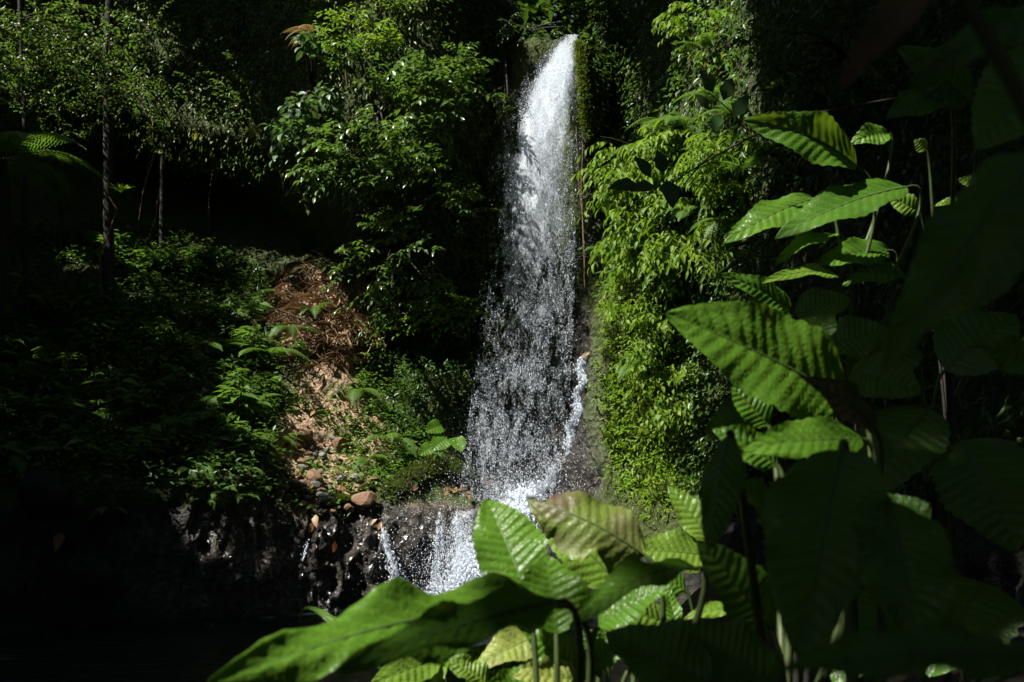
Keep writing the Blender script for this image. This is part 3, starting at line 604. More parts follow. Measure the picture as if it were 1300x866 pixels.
shrub('bank_bush', 'low bush with fresh tips over the mossy edge', [(820, 370, 40, 35), (860, 400, 40, 40)], 14.6, .2, 140, .12, .05, 9, .42, root=(840, 400), **RB)
shrub('bank_bush', 'broad leaved creeping bush on the lower bank', [(830, 450, 40, 35), (870, 470, 30, 40), (850, 520, 40, 30)], 14.3, .2, 120, .12, .055, 8, .38, root=(850, 480), **RB)
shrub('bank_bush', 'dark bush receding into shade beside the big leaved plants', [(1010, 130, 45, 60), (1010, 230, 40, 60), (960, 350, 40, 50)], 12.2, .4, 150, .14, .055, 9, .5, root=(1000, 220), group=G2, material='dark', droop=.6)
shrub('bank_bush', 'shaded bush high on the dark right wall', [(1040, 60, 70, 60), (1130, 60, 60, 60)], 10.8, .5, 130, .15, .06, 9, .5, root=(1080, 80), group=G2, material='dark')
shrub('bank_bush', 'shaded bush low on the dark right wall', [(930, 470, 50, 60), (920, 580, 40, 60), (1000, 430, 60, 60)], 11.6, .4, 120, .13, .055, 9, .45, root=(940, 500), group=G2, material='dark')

def ground_at(px, Y):
    """point of the slope under the ray column px at depth Y"""
    x = (px-650)/FPX*Y; d = (SG[..., 0]-x)**2+(SG[..., 1]-Y)**2+np.where((KID[None, :] > 1.8) & (KID[None, :] < 4.6), 0, 1e3)
    return SG[np.unravel_index(np.argmin(d), d.shape)]
# top-left forest: trunks with their own crowns
def tubepts(px0, py0, px1, py1, Y0, Y1=None, n=14, wob=.08):
    t = np.linspace(0, 1, n); P = at(px0+(px1-px0)*t, py0+(py1-py0)*t, Y0+((Y1 or Y0)-Y0)*t)
    P[:, 0] += wob*fbm(np.stack([t*3, t*0+px0, t*0], -1), 2); return P
TR = [(135, 355, 138, -160, 17.2, .105, 'slender straight dark trunked tree standing at the edge of the cave', [(140, 40, 40, 40), (110, 70, 45, 40), (150, 110, 25, 30)], 190),
      (30, 330, 22, -160, 16.6, .05, 'leafy tree with sunflecked crown above the tree fern', [(30, 50, 40, 50), (60, 20, 60, 30), (20, 110, 35, 30), (50, 80, 60, 60)], 300),
      (205, 330, 215, -160, 19.0, .05, 'dim tree with speckled leaves above the cave mouth', [(210, 50, 45, 50), (190, 120, 40, 40), (250, 30, 40, 30), (200, 170, 30, 25)], 230),
      (300, 190, 305, -160, 18.5, .045, 'thin trunked tree above the cave roof', [(300, 50, 50, 55), (340, 20, 50, 30), (290, 120, 45, 35), (330, 90, 40, 60)], 230),
      (75, 330, 66, -160, 18.6, .04, 'small crowned tree with yellowish leaves between the left trunks', [(80, 100, 45, 40), (70, 40, 30, 30), (90, 150, 50, 30)], 200)]
for (x0, y0, x1, y1, Yd, r, lab, ells, n) in TR:
    P = tubepts(x0, y0, x1, y1, Yd)
    if y0 > 250: g = ground_at(x0, Yd)-[0, 0, .1]; P = P[P[:, 2] > g[2]+.3]
    else: g = near_surface(x0, 150)[0]+[0, .1, -.05]; P = P[P[:, 2] > g[2]+.3]; P[0, 1] = (P[0, 1]+g[1])/2
    P = np.concatenate([[g], P])
    ro = empty('forest_tree', P[0], label=lab, cat='tree', group='trees growing above the cave'); m1 = MB(); tube(m1, P-P[0], r, r*.6, 8, 0, .25)
    px, py = ell_pts(ells, n); A = at(px, py, Yd+RNG.normal(size=n)*.6)
    for q in A[:12]:
        k = np.argmin(np.abs(P[:, 2]-q[2]+.4)); tube(m1, bez(P[k]-P[0], (P[k]+q)/2-P[0]+[0, 0, .2], q-P[0], 6), .022, .008, 4)
    link('trunk', m1.mesh('trunk', M['bark']), ro)
    mf = MB()
    for q in A:
        D = nrm(np.array([0, -.4, .1])+RNG.normal(size=3)*.7); spray(mf, q-P[0]-D*.25, D, .5, 9, RNG.uniform(.06, .13), .042, .3, .3, flat=.8, twig=.003)
    link('crown', mf.mesh('crown', [M['forest'], M['bark']]), ro, kind='stuff')
# trailing veil of small plants over the cave roof
mk = (sstep(0, 40, PX)*(PX < 620)*(PY < 215)*(PY > -120)*(SG[..., 1] > 12)).astype(float)
P, N = pick(mk, 34000, .05); mf = MB(); P = P[fbm(P*.9, 3) > -.25] if False else P; n = len(P)
leaves(mf, P+N*RNG.uniform(0, .35, (n, 1)), nrm(N*.5+rv(n)*.5-UP*.6), nrm(N+UP*.6+rv(n)*.5), RNG.uniform(.06, .13, n), RNG.uniform(.03, .05, n), True)
link('hanging_creepers', mf.mesh('hanging_creepers', M['forest']), label='tangle of small creepers hanging over the cave roof', kind='stuff')
mk = ((PX > 740)*(PX < 1500)*(PY < 640)*((PY < 330) | (PX > 880))*(PY > -150)*(SG[..., 1] > 6)).astype(float)
P, N = pick(mk, 34000, .06); mf = MB(); n = len(P)
leaves(mf, P+N*RNG.uniform(0, .3, (n, 1)), nrm(N*.5+rv(n)*.5-UP*.6), nrm(N+UP*.6+rv(n)*.5), RNG.uniform(.07, .16, n), RNG.uniform(.04, .07, n), True)
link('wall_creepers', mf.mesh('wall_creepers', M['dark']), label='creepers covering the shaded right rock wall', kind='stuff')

mk = ((PX > np.where(PY > 340, 490, 455))*(PX < 650)*(PY < 560)*(PY > 190)*(SG[..., 1] > 14)).astype(float)
P, N = pick(mk, 12000, .05); mf = MB(); n = len(P)
leaves(mf, P+N*RNG.uniform(0, .35, (n, 1)), nrm(N*.5+rv(n)*.5-UP*.6), nrm(N+UP*.6+rv(n)*.5), RNG.uniform(.06, .14, n), RNG.uniform(.03, .05, n), True)
link('hollow_creepers', mf.mesh('hollow_creepers', M['dark']), label='creepers coloured dark as the shade of the hollow left of the falling water', kind='stuff')  # dark foliage standing in for the shade inside the hollow
# ground cover of the shaded left slope and the bank
mk = ((PX > -200)*(PX < 345)*(PY > 285)*(PY < 620)*(KID[None, :] > 1.9)*(KID[None, :] < 5.3)).astype(float)
P, N = pick(mk, 22000, .03); mf = MB(); n = len(P)
leaves(mf, P+N*RNG.uniform(0, .25, (n, 1)), nrm(rv(n)*[1, 1, .4]+[0, -.3, .1]), nrm(N+UP+rv(n)*.5), RNG.uniform(.06, .15, n), RNG.uniform(.03, .06, n), True)
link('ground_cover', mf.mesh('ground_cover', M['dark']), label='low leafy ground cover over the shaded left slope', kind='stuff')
mk = np.clip(blob(490, 575, 60, 50)+blob(400, 620, 50, 35)*.5+blob(475, 480, 25, 60)+blob(360, 480, 30, 50)*.5+blob(440, 525, 40, 40)*.6, 0, 1)*(SG[..., 1] > 12)
P, N = pick(mk, 4200, .02); mf = MB(); n = len(P)
leaves(mf, P+N*RNG.uniform(0, .16, (n, 1)), nrm(rv(n)*[1, 1, .4]+[0, -.35, .1]), nrm(N*.5+UP+rv(n)*.45), RNG.uniform(.04, .1, n), RNG.uniform(.025, .05, n), True)
link('bank_cover', mf.mesh('bank_cover', M['fern']), label='small bright green plants covering the sunlit bank', kind='stuff')
mk = np.clip(blob(830, 470, 60, 110)+blob(840, 580, 55, 60)+blob(800, 400, 30, 70), 0, 1)*(SG[..., 1] > 11)
P, N = pick(mk, 6000, .02); mf = MB(); n = len(P)
leaves(mf, P+N*RNG.uniform(0, .18, (n, 1)), nrm(N*.6+rv(n)*.7-UP*.5), nrm(N*.6+UP+rv(n)*.4), RNG.uniform(.05, .11, n), RNG.uniform(.02, .045, n), True)
link('wall_herbs', mf.mesh('wall_herbs', M['bright']), label='small bright herbs on the sunlit bank right of the fall', kind='stuff')
# grass and moss
mk = np.clip(blob(825, 555, 50, 40)+blob(850, 610, 40, 30)*.7+blob(800, 500, 30, 40)*.5, 0, 1)*(SG[..., 1] > 11)
P, N = pick(mk, 3500); mf = MB(); n = len(P)
leaves(mf, P, nrm(N*.5+UP*.5+rv(n)*.6), nrm(rv(n)+N), RNG.uniform(.1, .26, n), RNG.uniform(.008, .016, n), True)
link('grass', mf.mesh('grass', M['grass']), label='fine yellow-green grass on the lower sunlit bank', kind='stuff')
mk = np.clip(moss*1.4-.4, 0, 1)*((PX < 728) | (PX > 768) | (PY < 300))*(PX > 480)*(PX < 960)*(PY > 0)*(PY < 680)*(SG[..., 1] > 11)
P, N = pick(mk, 30000); mf = MB(); n = len(P)
leaves(mf, P-N*.01, nrm(N*.7+rv(n)*.6-UP*.2), nrm(rv(n)+N), RNG.uniform(.025, .06, n), RNG.uniform(.008, .018, n), True)
link('moss', mf.mesh('moss', M['moss']), label='thick moss cushions on the wet rocks round the fall', kind='stuff')
mk = soil*(PY < 470)*(SG[..., 1] > 12)
P, N = pick(mk, 2800); mf = MB(); n = len(P)
leaves(mf, P+N*RNG.uniform(.03, .06, (n, 1)), nrm(np.cross(N, rv(n)+[.3, 0, 0])-UP*.25+N*.12), nrm(N+rv(n)*.25), RNG.uniform(.1, .4, n), RNG.uniform(.004, .012, n), True)
link('dry_straw', mf.mesh('dry_straw', M['straw']), label='dry brown straw and roots strewn on the bare bank', kind='stuff')

# ------------------------------------------------------------------ ferns
def frond_mesh(name, L, npin, wid, arch, two=True, material='fern'):
    mb = MB(); t = np.linspace(0, 1, 14)
    curve = lambda t: np.stack([L*(t-.12*t*t), 0*t, L*(.55*t-arch*t*t)], -1)
    tube(mb, curve(t), .007*L/.8, .002, 4, 1)
    for q in range(npin):
        u = .14+.86*q/(npin-1); p = curve(np.array([u]))[0]; T = nrm(curve(np.array([u+.01]))[0]-curve(np.array([u-.01]))[0]); Nn = np.array([-T[2], 0, T[0]])
        pl = wid*math.sin(math.pi*min(1, .16+.86*u))**.75*(1-.25*u)*RNG.uniform(.9, 1.08)
        for sg in (-1, 1):
            d = nrm(np.array([0, sg, 0])+T*.35-Nn*.12)
            if two:
                m = 9; v = np.linspace(.06, 1, m); base = p+d*pl*v[:, None]-Nn*.12*pl*(v**2)[:, None]
                lf = .17*wid*(1-v*.85)+.004; e = nrm(np.cross(d, Nn))
                for s2 in (-1, 1): leaves(mb, base, nrm(e*s2+d*.5)*np.ones((m, 1)), Nn*np.ones((m, 1)), lf, lf*.55+.004, True)
            else: leaves(mb, p[None], d[None], Nn[None], pl, .032*L/.8+.008)
    return mb.mesh(name, [M[material], M['stem']])
FR = [frond_mesh('frond', .8, 20, .2, .75), frond_mesh('frond', .8, 18, .17, .55), frond_mesh('frond', .75, 17, .2, .95), frond_mesh('frond', .8, 24, .17, .8, False), frond_mesh('frond', .8, 22, .15, .6, False)]
FRD = frond_mesh('frond', .8, 20, .18, .8, True, 'dryfern')
def fern(P, N, size, label, group, kinds, nf=8, toward=None, meshes=None, cat='fern'):
    ro = empty('fern', P, label=label, cat=cat, group=group)
    a0 = random.random()*6.28
    for q in range(nf):
        o = link('frond', random.choice(meshes or [FR[k] for k in kinds]), ro)
        az = a0+q*2*math.pi/nf+random.uniform(-.25, .25)
        if toward is not None: az = toward+random.uniform(-1.3, 1.3)
        o.rotation_euler = (random.uniform(-.2, .2), random.uniform(-.25, .15), az); s = size*random.uniform(.75, 1.15); o.scale = (s, s, s)
    ro.rotation_euler = (random.uniform(-.15, .15)+.12, random.uniform(-.15, .15), 0)
    return ro
def surf_mask(x0, x1, y0, y1, k0=0, k1=99):
    return ((PX > x0)*(PX < x1)*(PY > y0)*(PY < y1)*(SG[..., 1] > 9)*(KID[None, :] > k0)*(KID[None, :] < k1)).astype(float)
P, N = pick(surf_mask(-60, 325, 330, 600, 2, 4.4), 70)
for p, n_ in zip(P, N): sz = random.uniform(.6, 1.1); fern(p, n_, sz, ('large' if sz > .92 else 'small' if sz < .72 else 'middling')+' green fern on the shaded slope left of the bare bank', 'ferns on the shaded slope', (0, 1, 2, 3, 4), 7)
P, N = pick(surf_mask(130, 370, 318, 360, 3, 5), 14)
for p, n_ in zip(P, N): fern(p, n_, random.uniform(.7, 1.1), 'fern on the brow of the slope below the cave', 'ferns below the cave', (1, 3, 4), 7)
for (x, y, s, lab) in ((500, 560, 1.0, 'bright fern with long arching fronds beside the stones'), (470, 585, .7, 'small bright fern just above the mossy log'), (530, 545, .9, 'large bright fern at the mouth of the dark hollow'),
                       (580, 545, .8, 'fern at the left foot of the falling water'), (340, 455, 1.2, 'arching grey-green fern at the edge of the bare bank'), (365, 415, .9, 'fern beside the stick on the bare bank'),
                       (455, 500, .8, 'fern under the bare earth scar'), (300, 395, 1.0, 'sunlit fern left of the bare earth scar'), (320, 380, .9, 'fern with pale fronds below the dark cave'),
                       (400, 395, .6, 'little fern growing on the dry straw'), (350, 560, .8, 'fern beside the loose stones'), (545, 580, .6, 'low fern by the elephant ear leaves')):
    p, n_ = near_surface(x, y); fern(p, n_, s, lab, 'ferns on the sunlit bank', (0, 1, 2))
for (x, y, s, lab) in ((800, 400, .7, 'fern on the mossy edge right of the fall'), (870, 340, .8, 'fern hanging under the bright bank bush'), (820, 470, .7, 'pale fern in the middle of the mossy wall'), (850, 430, .7, 'fern among the wall herbs'),
                       (790, 330, .7, 'fern below the pale shoulder bush'), (715, 330, .7, 'fern behind the falling water'), (728, 290, .6, 'small fern beside the hanging red vine'), (660, 410, .7, 'fern seen through the falling drops'), (880, 580, .6, 'fern low on the sunlit bank by the big leaves'), (925, 260, .9, 'fern in the shade behind the twig with dark leaves')):
    p, n_ = near_surface(x, y); fern(p+n_*.05, n_, s, lab, 'ferns on the wall by the fall', (0, 2, 3), 7, toward=-math.pi/2)
P, N = pick((blob(850, 250, 70, 130)+blob(840, 450, 60, 110)+blob(920, 180, 60, 120))*(SG[..., 1] > 11), 34)
for p, n_ in zip(P, N): fern(p+n_*.3, n_, random.uniform(.7, 1.15), 'hanging fern among the bright bushes of the sunlit bank', 'ferns among the bright bushes', (0, 1, 2), 6, toward=-math.pi*.65)
p, n_ = near_surface(398, 45); fern(at(398, 45, 16.2), n_, .7, 'dry yellowing fern in the hanging shrubs', None, (), 5, -math.pi*.8, [FRD])
# tree fern at the left edge and far small fronds in the cave
b = at(5, 205, 15.2); gf = ground_at(5, 15.2); H = b[2]-gf[2]+.1; ro = empty('tree_fern', b-np.array([0, 0, H]), label='tree fern with long feathery fronds at the forest edge', cat='tree fern')
m1 = MB(); tube(m1, bez((0, 0, 0), (.1, .1, H*.5), (0, 0, H), 12), .09, .07, 8, 0, .4); link('trunk', m1.mesh('trunk', M['bark']), ro)
for q in range(11):
    o = link('frond', FR[q % 2], ro); o.location = (0, 0, H); o.rotation_euler = (random.uniform(-.2, .2), random.uniform(-.3, .05), q*2*math.pi/11+.2); s = random.uniform(1.9, 2.4); o.scale = (s, s, s)

# broad leaved herbs on the slope (whole small plants)
def herb_mesh(nl, L, Wd, h):
    mb = MB(); 
    for q in range(3):
        top = np.array([random.uniform(-.15, .15), random.uniform(-.15, .15), h*random.uniform(.7, 1.1)]); c = bez((0, 0, 0), (top[0]*.2, top[1]*.2, h*.6), top, 7); tube(mb, c, .008, .004, 4, 1)
        for k in range(nl):
            a = random.uniform(0, 6.28); p = c[min(6, 2+int(k*5/nl))]; d = np.array([math.cos(a), math.sin(a), random.uniform(-.2, .25)])
            leaves(mb, p[None]+d*.02, d[None], np.array([[0, 0, 1.]])+RNG.normal(size=(1, 3))*.25, L*random.uniform(.7, 1.2), Wd*random.uniform(.7, 1.1))
    return mb.mesh('herb', [M['fern'], M['stem']])
HB = [herb_mesh(8, .2, .09, .45), herb_mesh(7, .26, .08, .55), herb_mesh(9, .16, .09, .35), herb_mesh(6, .3, .12, .5)]
HN = ['oval leaved herb', 'tall narrow leaved herb', 'short dense leaved herb', 'large leaved herb']
P, N = pick(surf_mask(-40, 330, 330, 610, 2, 4.4), 120)
for p in P:
    hk = random.randrange(4); o = link('herb', HB[hk], label=HN[hk]+' among the ferns of the shaded slope', cat='plant', group='herbs on the shaded slope'); o.location = p; o.rotation_euler = (.1, random.uniform(-.2, .2), random.uniform(0, 6)); s = random.uniform(.7, 1.2); o.scale = (s, s, s)
P, N = pick(surf_mask(130, 350, 315, 365, 3, 5), 26)
for p in P:
    hk = random.randrange(4); o = link('herb', HB[hk], label=HN[hk]+' catching light on the brow below the cave', cat='plant', group='herbs on the brow'); o.location = p; o.rotation_euler = (.1, random.uniform(-.2, .2), random.uniform(0, 6)); s = random.uniform(.8, 1.3); o.scale = (s, s, s)
P, N = pick(np.clip(blob(480, 560, 60, 50)+blob(460, 490, 30, 50)+blob(370, 490, 35, 50)*.5, 0, 1)*(SG[..., 1] > 12), 30)
for p in P:
    hk = random.randrange(4); o = link('herb', HB[hk], label='little '+HN[hk]+' on the sunlit bank among the ferns', cat='plant', group='herbs on the sunlit bank'); o.location = p; o.rotation_euler = (.1, random.uniform(-.2, .2), random.uniform(0, 6)); s = random.uniform(.4, .7); o.scale = (s, s, s)
P, N = pick(np.clip(blob(840, 480, 50, 110)+blob(860, 400, 40, 60), 0, 1)*(SG[..., 1] > 12), 26)
for p in P:
    hk = random.randrange(4); o = link('herb', HB[hk], label='little '+HN[hk]+' on the mossy wall right of the fall', cat='plant', group='herbs on the mossy wall'); o.location = p; o.rotation_euler = (.5, random.uniform(-.4, .1), random.uniform(0, 6)); s = random.uniform(.4, .7); o.scale = (s, s, s)

# ------------------------------------------------------------------ stones, litter, sticks, vines
import bmesh
def stone_mesh(seed):
    bm = bmesh.new(); bmesh.ops.create_icosphere(bm, subdivisions=2, radius=1); me = bpy.data.meshes.new('stone'); 
    rs = np.random.default_rng(seed); pl = nrm(rs.normal(size=(9, 3))); dd = rs.uniform(.55, .9, 9)
    for v in bm.verts:
        p = np.array(v.co)
        for a, d in zip(pl, dd):
            e = p@a-d
            if e > 0: p = p-a*e*.9
        p = p*(1+.06*float(fbm(p[None]*2+seed, 2)[0])); v.co = p
    bm.to_mesh(me); bm.free()
    for pz in me.polygons: pz.use_smooth = False
    return me
ST = []
for q in range(8):
    me = stone_mesh(q); me.materials.append(M[['stone', 'stone_red', 'stone_grey', 'stone_red'][q % 4]]); ST.append(me)
def stone(px, py, s, k, label, group=None, sink=.35):
    p, n_ = near_surface(px, py); w = s*p[1]/FPX/2
    o = link('stone', ST[k % 8], label=label, cat='stone', group=group); o.location = p+n_*w*(.6-sink)+np.array([0, -.03, w*.3]); o.rotation_euler = (random.uniform(-.4, .4), random.uniform(-.4, .4), random.uniform(0, 6))
    o.scale = (w*random.uniform(.95, 1.15), w*random.uniform(.7, .9), w*random.uniform(.55, .75)); return o
SL = [(466, 643, 38, 1, 'large flat reddish stone on the lip of the rock step'), (398, 613, 28, 1, 'orange brown wedge shaped stone on the scree'), (400, 622, 24, 2, 'grey stone beneath the orange wedge stone'), (454, 613, 20, 2, 'grey angular stone by the mossy log'),
      (431, 571, 28, 3, 'pale reddish stone lying on the earth track'), (385, 557, 26, 1, 'reddish stone at the top of the scree'), (409, 634, 18, 2, 'grey block at the bottom of the scree'), (418, 622, 16, 0, 'square brown stone on the scree'), (402, 644, 14, 2, 'dark stone touching the wet rock'),
      (432, 614, 18, 2, 'flat pale grey stone among the moss'), (375, 620, 20, 0, 'round brown stone at the shaded side of the scree'), (473, 617, 22, 3, 'brown stone beside the moss cushion'), (441, 649, 18, 3, 'light brown stone on the rock lip')]
for q in SL: stone(*q)
for q in range(130):
    px = random.gauss(398, 34); py = random.gauss(612, 28)
    if 540 < py < 655: stone(px, py, random.uniform(5, 16), random.randint(0, 7), 'small brown stone in the scree below the bare bank', 'small stones of the scree')
for q in range(16):
    px = random.uniform(345, 470); py = random.uniform(480, 600); stone(px, py, random.uniform(6, 12), random.randint(0, 7), 'little stone half sunk in the bare earth above the scree', 'little stones in the earth')
bm = bmesh.new(); bmesh.ops.create_icosphere(bm, subdivisions=4, radius=1)
for v in bm.verts:
    p = np.array(v.co); v.co = p*(1+.35*float(fbm(p[None]*1.3+3, 3)[0])+.12*float(np.abs(fbm(p[None]*4, 3)[0])))
BOULD = bpy.data.meshes.new('boulder'); bm.to_mesh(BOULD); bm.free(); BOULD.materials.append(M['cliff'])
for pz in BOULD.polygons: pz.use_smooth = True
# small loose rocks along the shaded rock ledge
for (x, y, s, lab) in ((60, 640, 70, 'dark rounded boulder at the left end of the rock step'), (120, 745, 60, 'black boulder at the edge of the pool')):
    o = stone(x, y, s, 2, lab); o.data = BOULD
# fallen leaves
FLM = []
for q in range(4):
    mb = MB(); leaves(mb, np.zeros((1, 3)), np.array([[1, random.uniform(-.2, .2), .1]]), np.array([[0, random.uniform(-.3, .3), 1]]), .2, .1); FLM.append(mb.mesh('fallen_leaf', M['litter']))
def fallen(px, py, s, label, group=None):
    p, n_ = near_surface(px, py); o = link('fallen_leaf', FLM[random.randint(0, 3)], label=label, cat='fallen leaf', group=group)
    o.location = p+n_*.05+np.array([0, -.05, .03]); z = Vector(nrm(n_+np.array([0, -.4, .3]))); o.rotation_euler = (z.to_track_quat('Z', 'Y').to_matrix() @ Matrix.Rotation(random.uniform(0, 6), 3, 'Z')).to_euler(); o.scale = (s, s, s)
for x, y, s, lab in ((78, 683, 1.4, 'large red-brown fallen leaf on the dark ledge'), (404, 657, 1.1, 'orange fallen leaf at the top of the wet rock'), (394, 668, .9, 'narrow orange leaf stuck on the wet rock'), (424, 684, .9, 'red leaf stuck halfway down the wet rock'), (482, 661, .7, 'orange leaf above the thin trickle'), (483, 677, .7, 'rusty leaf in the thin trickle'),
                     (467, 632, 1.0, 'bright red leaf on the flat stone'), (433, 624, .9, 'orange leaf on the moss cushion'), (520, 627, .9, 'yellow-orange leaf beside the mossy log'), (741, 458, .9, 'orange leaf at the head of the side cascade')):
    fallen(x, y, s, lab)
for q in range(22): fallen(random.gauss(580, 14), random.gauss(626, 8), random.uniform(.35, .7), 'orange leaf in the drift beside the falling water', 'leaf drift by the fall')
for q in range(30): fallen(random.uniform(350, 480), random.uniform(500, 640), random.uniform(.3, .7), 'dry brown leaf lying on the earth among the stones', 'dry leaves on the bank')
# mossy log by the step
P = np.array([onsurf(500, 628, .12), onsurf(516, 614, .1), onsurf(534, 602, .08), onsurf(548, 594, .06)])
ro = empty('mossy_log', P[0], label='moss covered log lying above the rock step', cat='log'); m1 = MB(); Pp = bez(P[0], P[1], P[2], 10, P[3]); tube(m1, Pp-P[0], .13, .09, 10, 0, .5); link('log', m1.mesh('log', M['bark']), ro)
mf = MB(); k = RNG.integers(0, 10, 3200); d = nrm(RNG.normal(size=(3200, 3))*[1, 1, 1]+[0, -.3, .4]); Q = Pp[k]+RNG.normal(size=(3200, 3))*[.05, .05, .03]+d*.12
leaves(mf, Q-P[0], nrm(d+rv(3200)*.5), rv(3200), RNG.uniform(.04, .09, 3200), .016, True); link('moss', mf.mesh('moss', M['moss']), ro, kind='stuff')
# moss pillar at the lip of the fall
n = 5200; t = RNG.uniform(0, 1, n); c = at(np.interp(t, [0, .4, 1], [735, 740, 746])+RNG.normal(size=n)*3.2, 52+t*125, 17.02-.12*np.sin(t*3)+RNG.normal(size=n)*.03); o0 = at(744, 170, 17.1)
mf = MB(); leaves(mf, c-o0, nrm(np.array([-.3, -.6, -.5])+rv(n)*.8), nrm(rv(n)+[0, -.5, .8]), RNG.uniform(.03, .08, n), .018, True)
core = at([735, 740, 746], [52, 102, 180], [17.12, 17.05, 17.1]); tube(mf, bez(core[0], core[1], core[2], 12)-o0, .07, .05, 8)
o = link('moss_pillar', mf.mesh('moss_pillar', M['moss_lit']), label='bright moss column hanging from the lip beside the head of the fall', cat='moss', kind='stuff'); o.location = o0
# moss cushions
for (x, y, s, lab) in ((433, 634, .17, 'round green moss cushion between the stones'), (418, 640, .1, 'small moss cushion beside the grey block'), (468, 622, .12, 'moss cushion behind the flat red stone'), (578, 600, .35, 'large mossy hump at the foot of the fall')):
    p, n_ = near_surface(x, y); mf = MB(); n = int(2500*min(1, s/.2)); d = rv(n); d[:, 2] = np.abs(d[:, 2])*.8; Q = d*s*np.array([1, .8, .75])*(1+.25*fbm(d*2.2+x, 3))[:, None]
    leaves(mf, Q*.93, nrm(d+rv(n)*.6), rv(n), RNG.uniform(.03, .06, n), .016, True)
    th, ph = np.meshgrid(np.linspace(0, 2*math.pi, 13), np.linspace(0, math.pi/2, 6)); dd = np.stack([np.sin(ph)*np.cos(th), np.sin(ph)*np.sin(th), np.cos(ph)*.8], -1); V = dd*s*np.array([1, .8, .75])*.92*(1+.25*fbm(dd*2.2+x, 3))[..., None]
    i2 = (np.arange(5)[:, None]*13+np.arange(12)[None]).ravel(); mf.add(V, None, np.stack([i2, i2+1, i2+14, i2+13], -1))
    o = link('moss_cushion', mf.mesh('moss_cushion', M['moss']), label=lab, cat='moss'); o.location = p+np.array([0, -.04, -.02])
P, N = pick(surf_mask(20, 350, 575, 640, 1.6, 2.8), 40)
for p, n_ in zip(P, N): fern(p, n_, random.uniform(.3, .55), 'little fern on the mossy brow of the wet rock ledge', 'little ferns along the ledge', (0, 1, 2), 6)
# elephant ear plant at the foot of the bank: heart leaves on stalks (built with the big-leaf maker below)

# vines, saplings, sticks
def vine(label, pts, r, m='vine', cat='vine', name='hanging_vine', group=None):
    pts = np.asarray(pts); o = link(name, None) if False else None; mb = MB(); tube(mb, pts-pts[0], r, r*.7, 5, 0, .3)
    o = link(name, mb.mesh(name, M[m]), label=label, cat=cat, group=group); o.location = pts[0]; return o
vine('thin reddish vine hanging beside the falling water', tubepts(738, 180, 743, 365, 16.7, 16.6, 16, .05), .012)
vine('second thin vine dangling close to the moss pillar', tubepts(733, 160, 739, 345, 16.75, 16.65, 16, .06), .009)
vine('yellowish vine hanging in front of the cave', tubepts(197, 150, 180, 292, 18.0, 18.0, 16, .1), .016)
vine('pale vine hanging at the cave edge', tubepts(208, 190, 193, 305, 18.2, 18.2, 16, .1), .012)
vine('thin root hanging down in the dark cave', tubepts(270, 180, 268, 300, 19, 19, 12, .08), .008)
vine('thin root hanging from the cave roof', tubepts(357, 190, 358, 260, 18.4, 18.4, 12, .05), .008)
vine('pale curled vine end under the hanging shrubs', tubepts(440, 90, 445, 135, 16.2, 16.2, 8, .05), .01)
vine('pale leaning sapling stem at the cave mouth', np.concatenate([[ground_at(122, 17)], tubepts(128, 322, 150, 265, 17, 17, 8, .03), at([143, 138], [258, 250], 17)]), .018, 'vine', 'sapling', 'sapling')
vine('bare stick poking out of the earth scar', tubepts(352, 392, 394, 410, 17.6, 17.2, 6, .02), .014, 'bark', 'stick', 'stick')
vine('short bare stick on the dry straw', tubepts(370, 413, 400, 412, 17.4, 17.2, 6, .02), .012, 'bark', 'stick', 'stick')
ro = empty('epiphyte', at(153, 245, 16.95), label='bright rosette epiphyte perched on the leaning sapling', cat='epiphyte')
for q in range(12):
    a = q*2.4; mb = MB(); leaves(mb, np.zeros((1, 3)), np.array([[math.cos(a), math.sin(a)*.7-.2, .55]]), np.array([[-math.cos(a)*.4, -math.sin(a)*.4, 1]]), .3, .06); link('leaf', mb.mesh('leaf', M['bright']), ro)
for (x, y) in ((318, 162), (257, 163)):
    ro = empty('yellowed_sprig', at(x, y, 17.7), label='sprig of yellowed leaves dangling over the cave', cat='leaves', group='yellow leaves over the cave')
    for q in range(6):
        mb = MB(); leaves(mb, RNG.normal(size=(1, 3))*.06, nrm(RNG.normal(size=(1, 3))*.5-UP), nrm(rv(1)+[0, -1, .5]), .16, .07); link('leaf', mb.mesh('leaf', M['yellow']), ro)

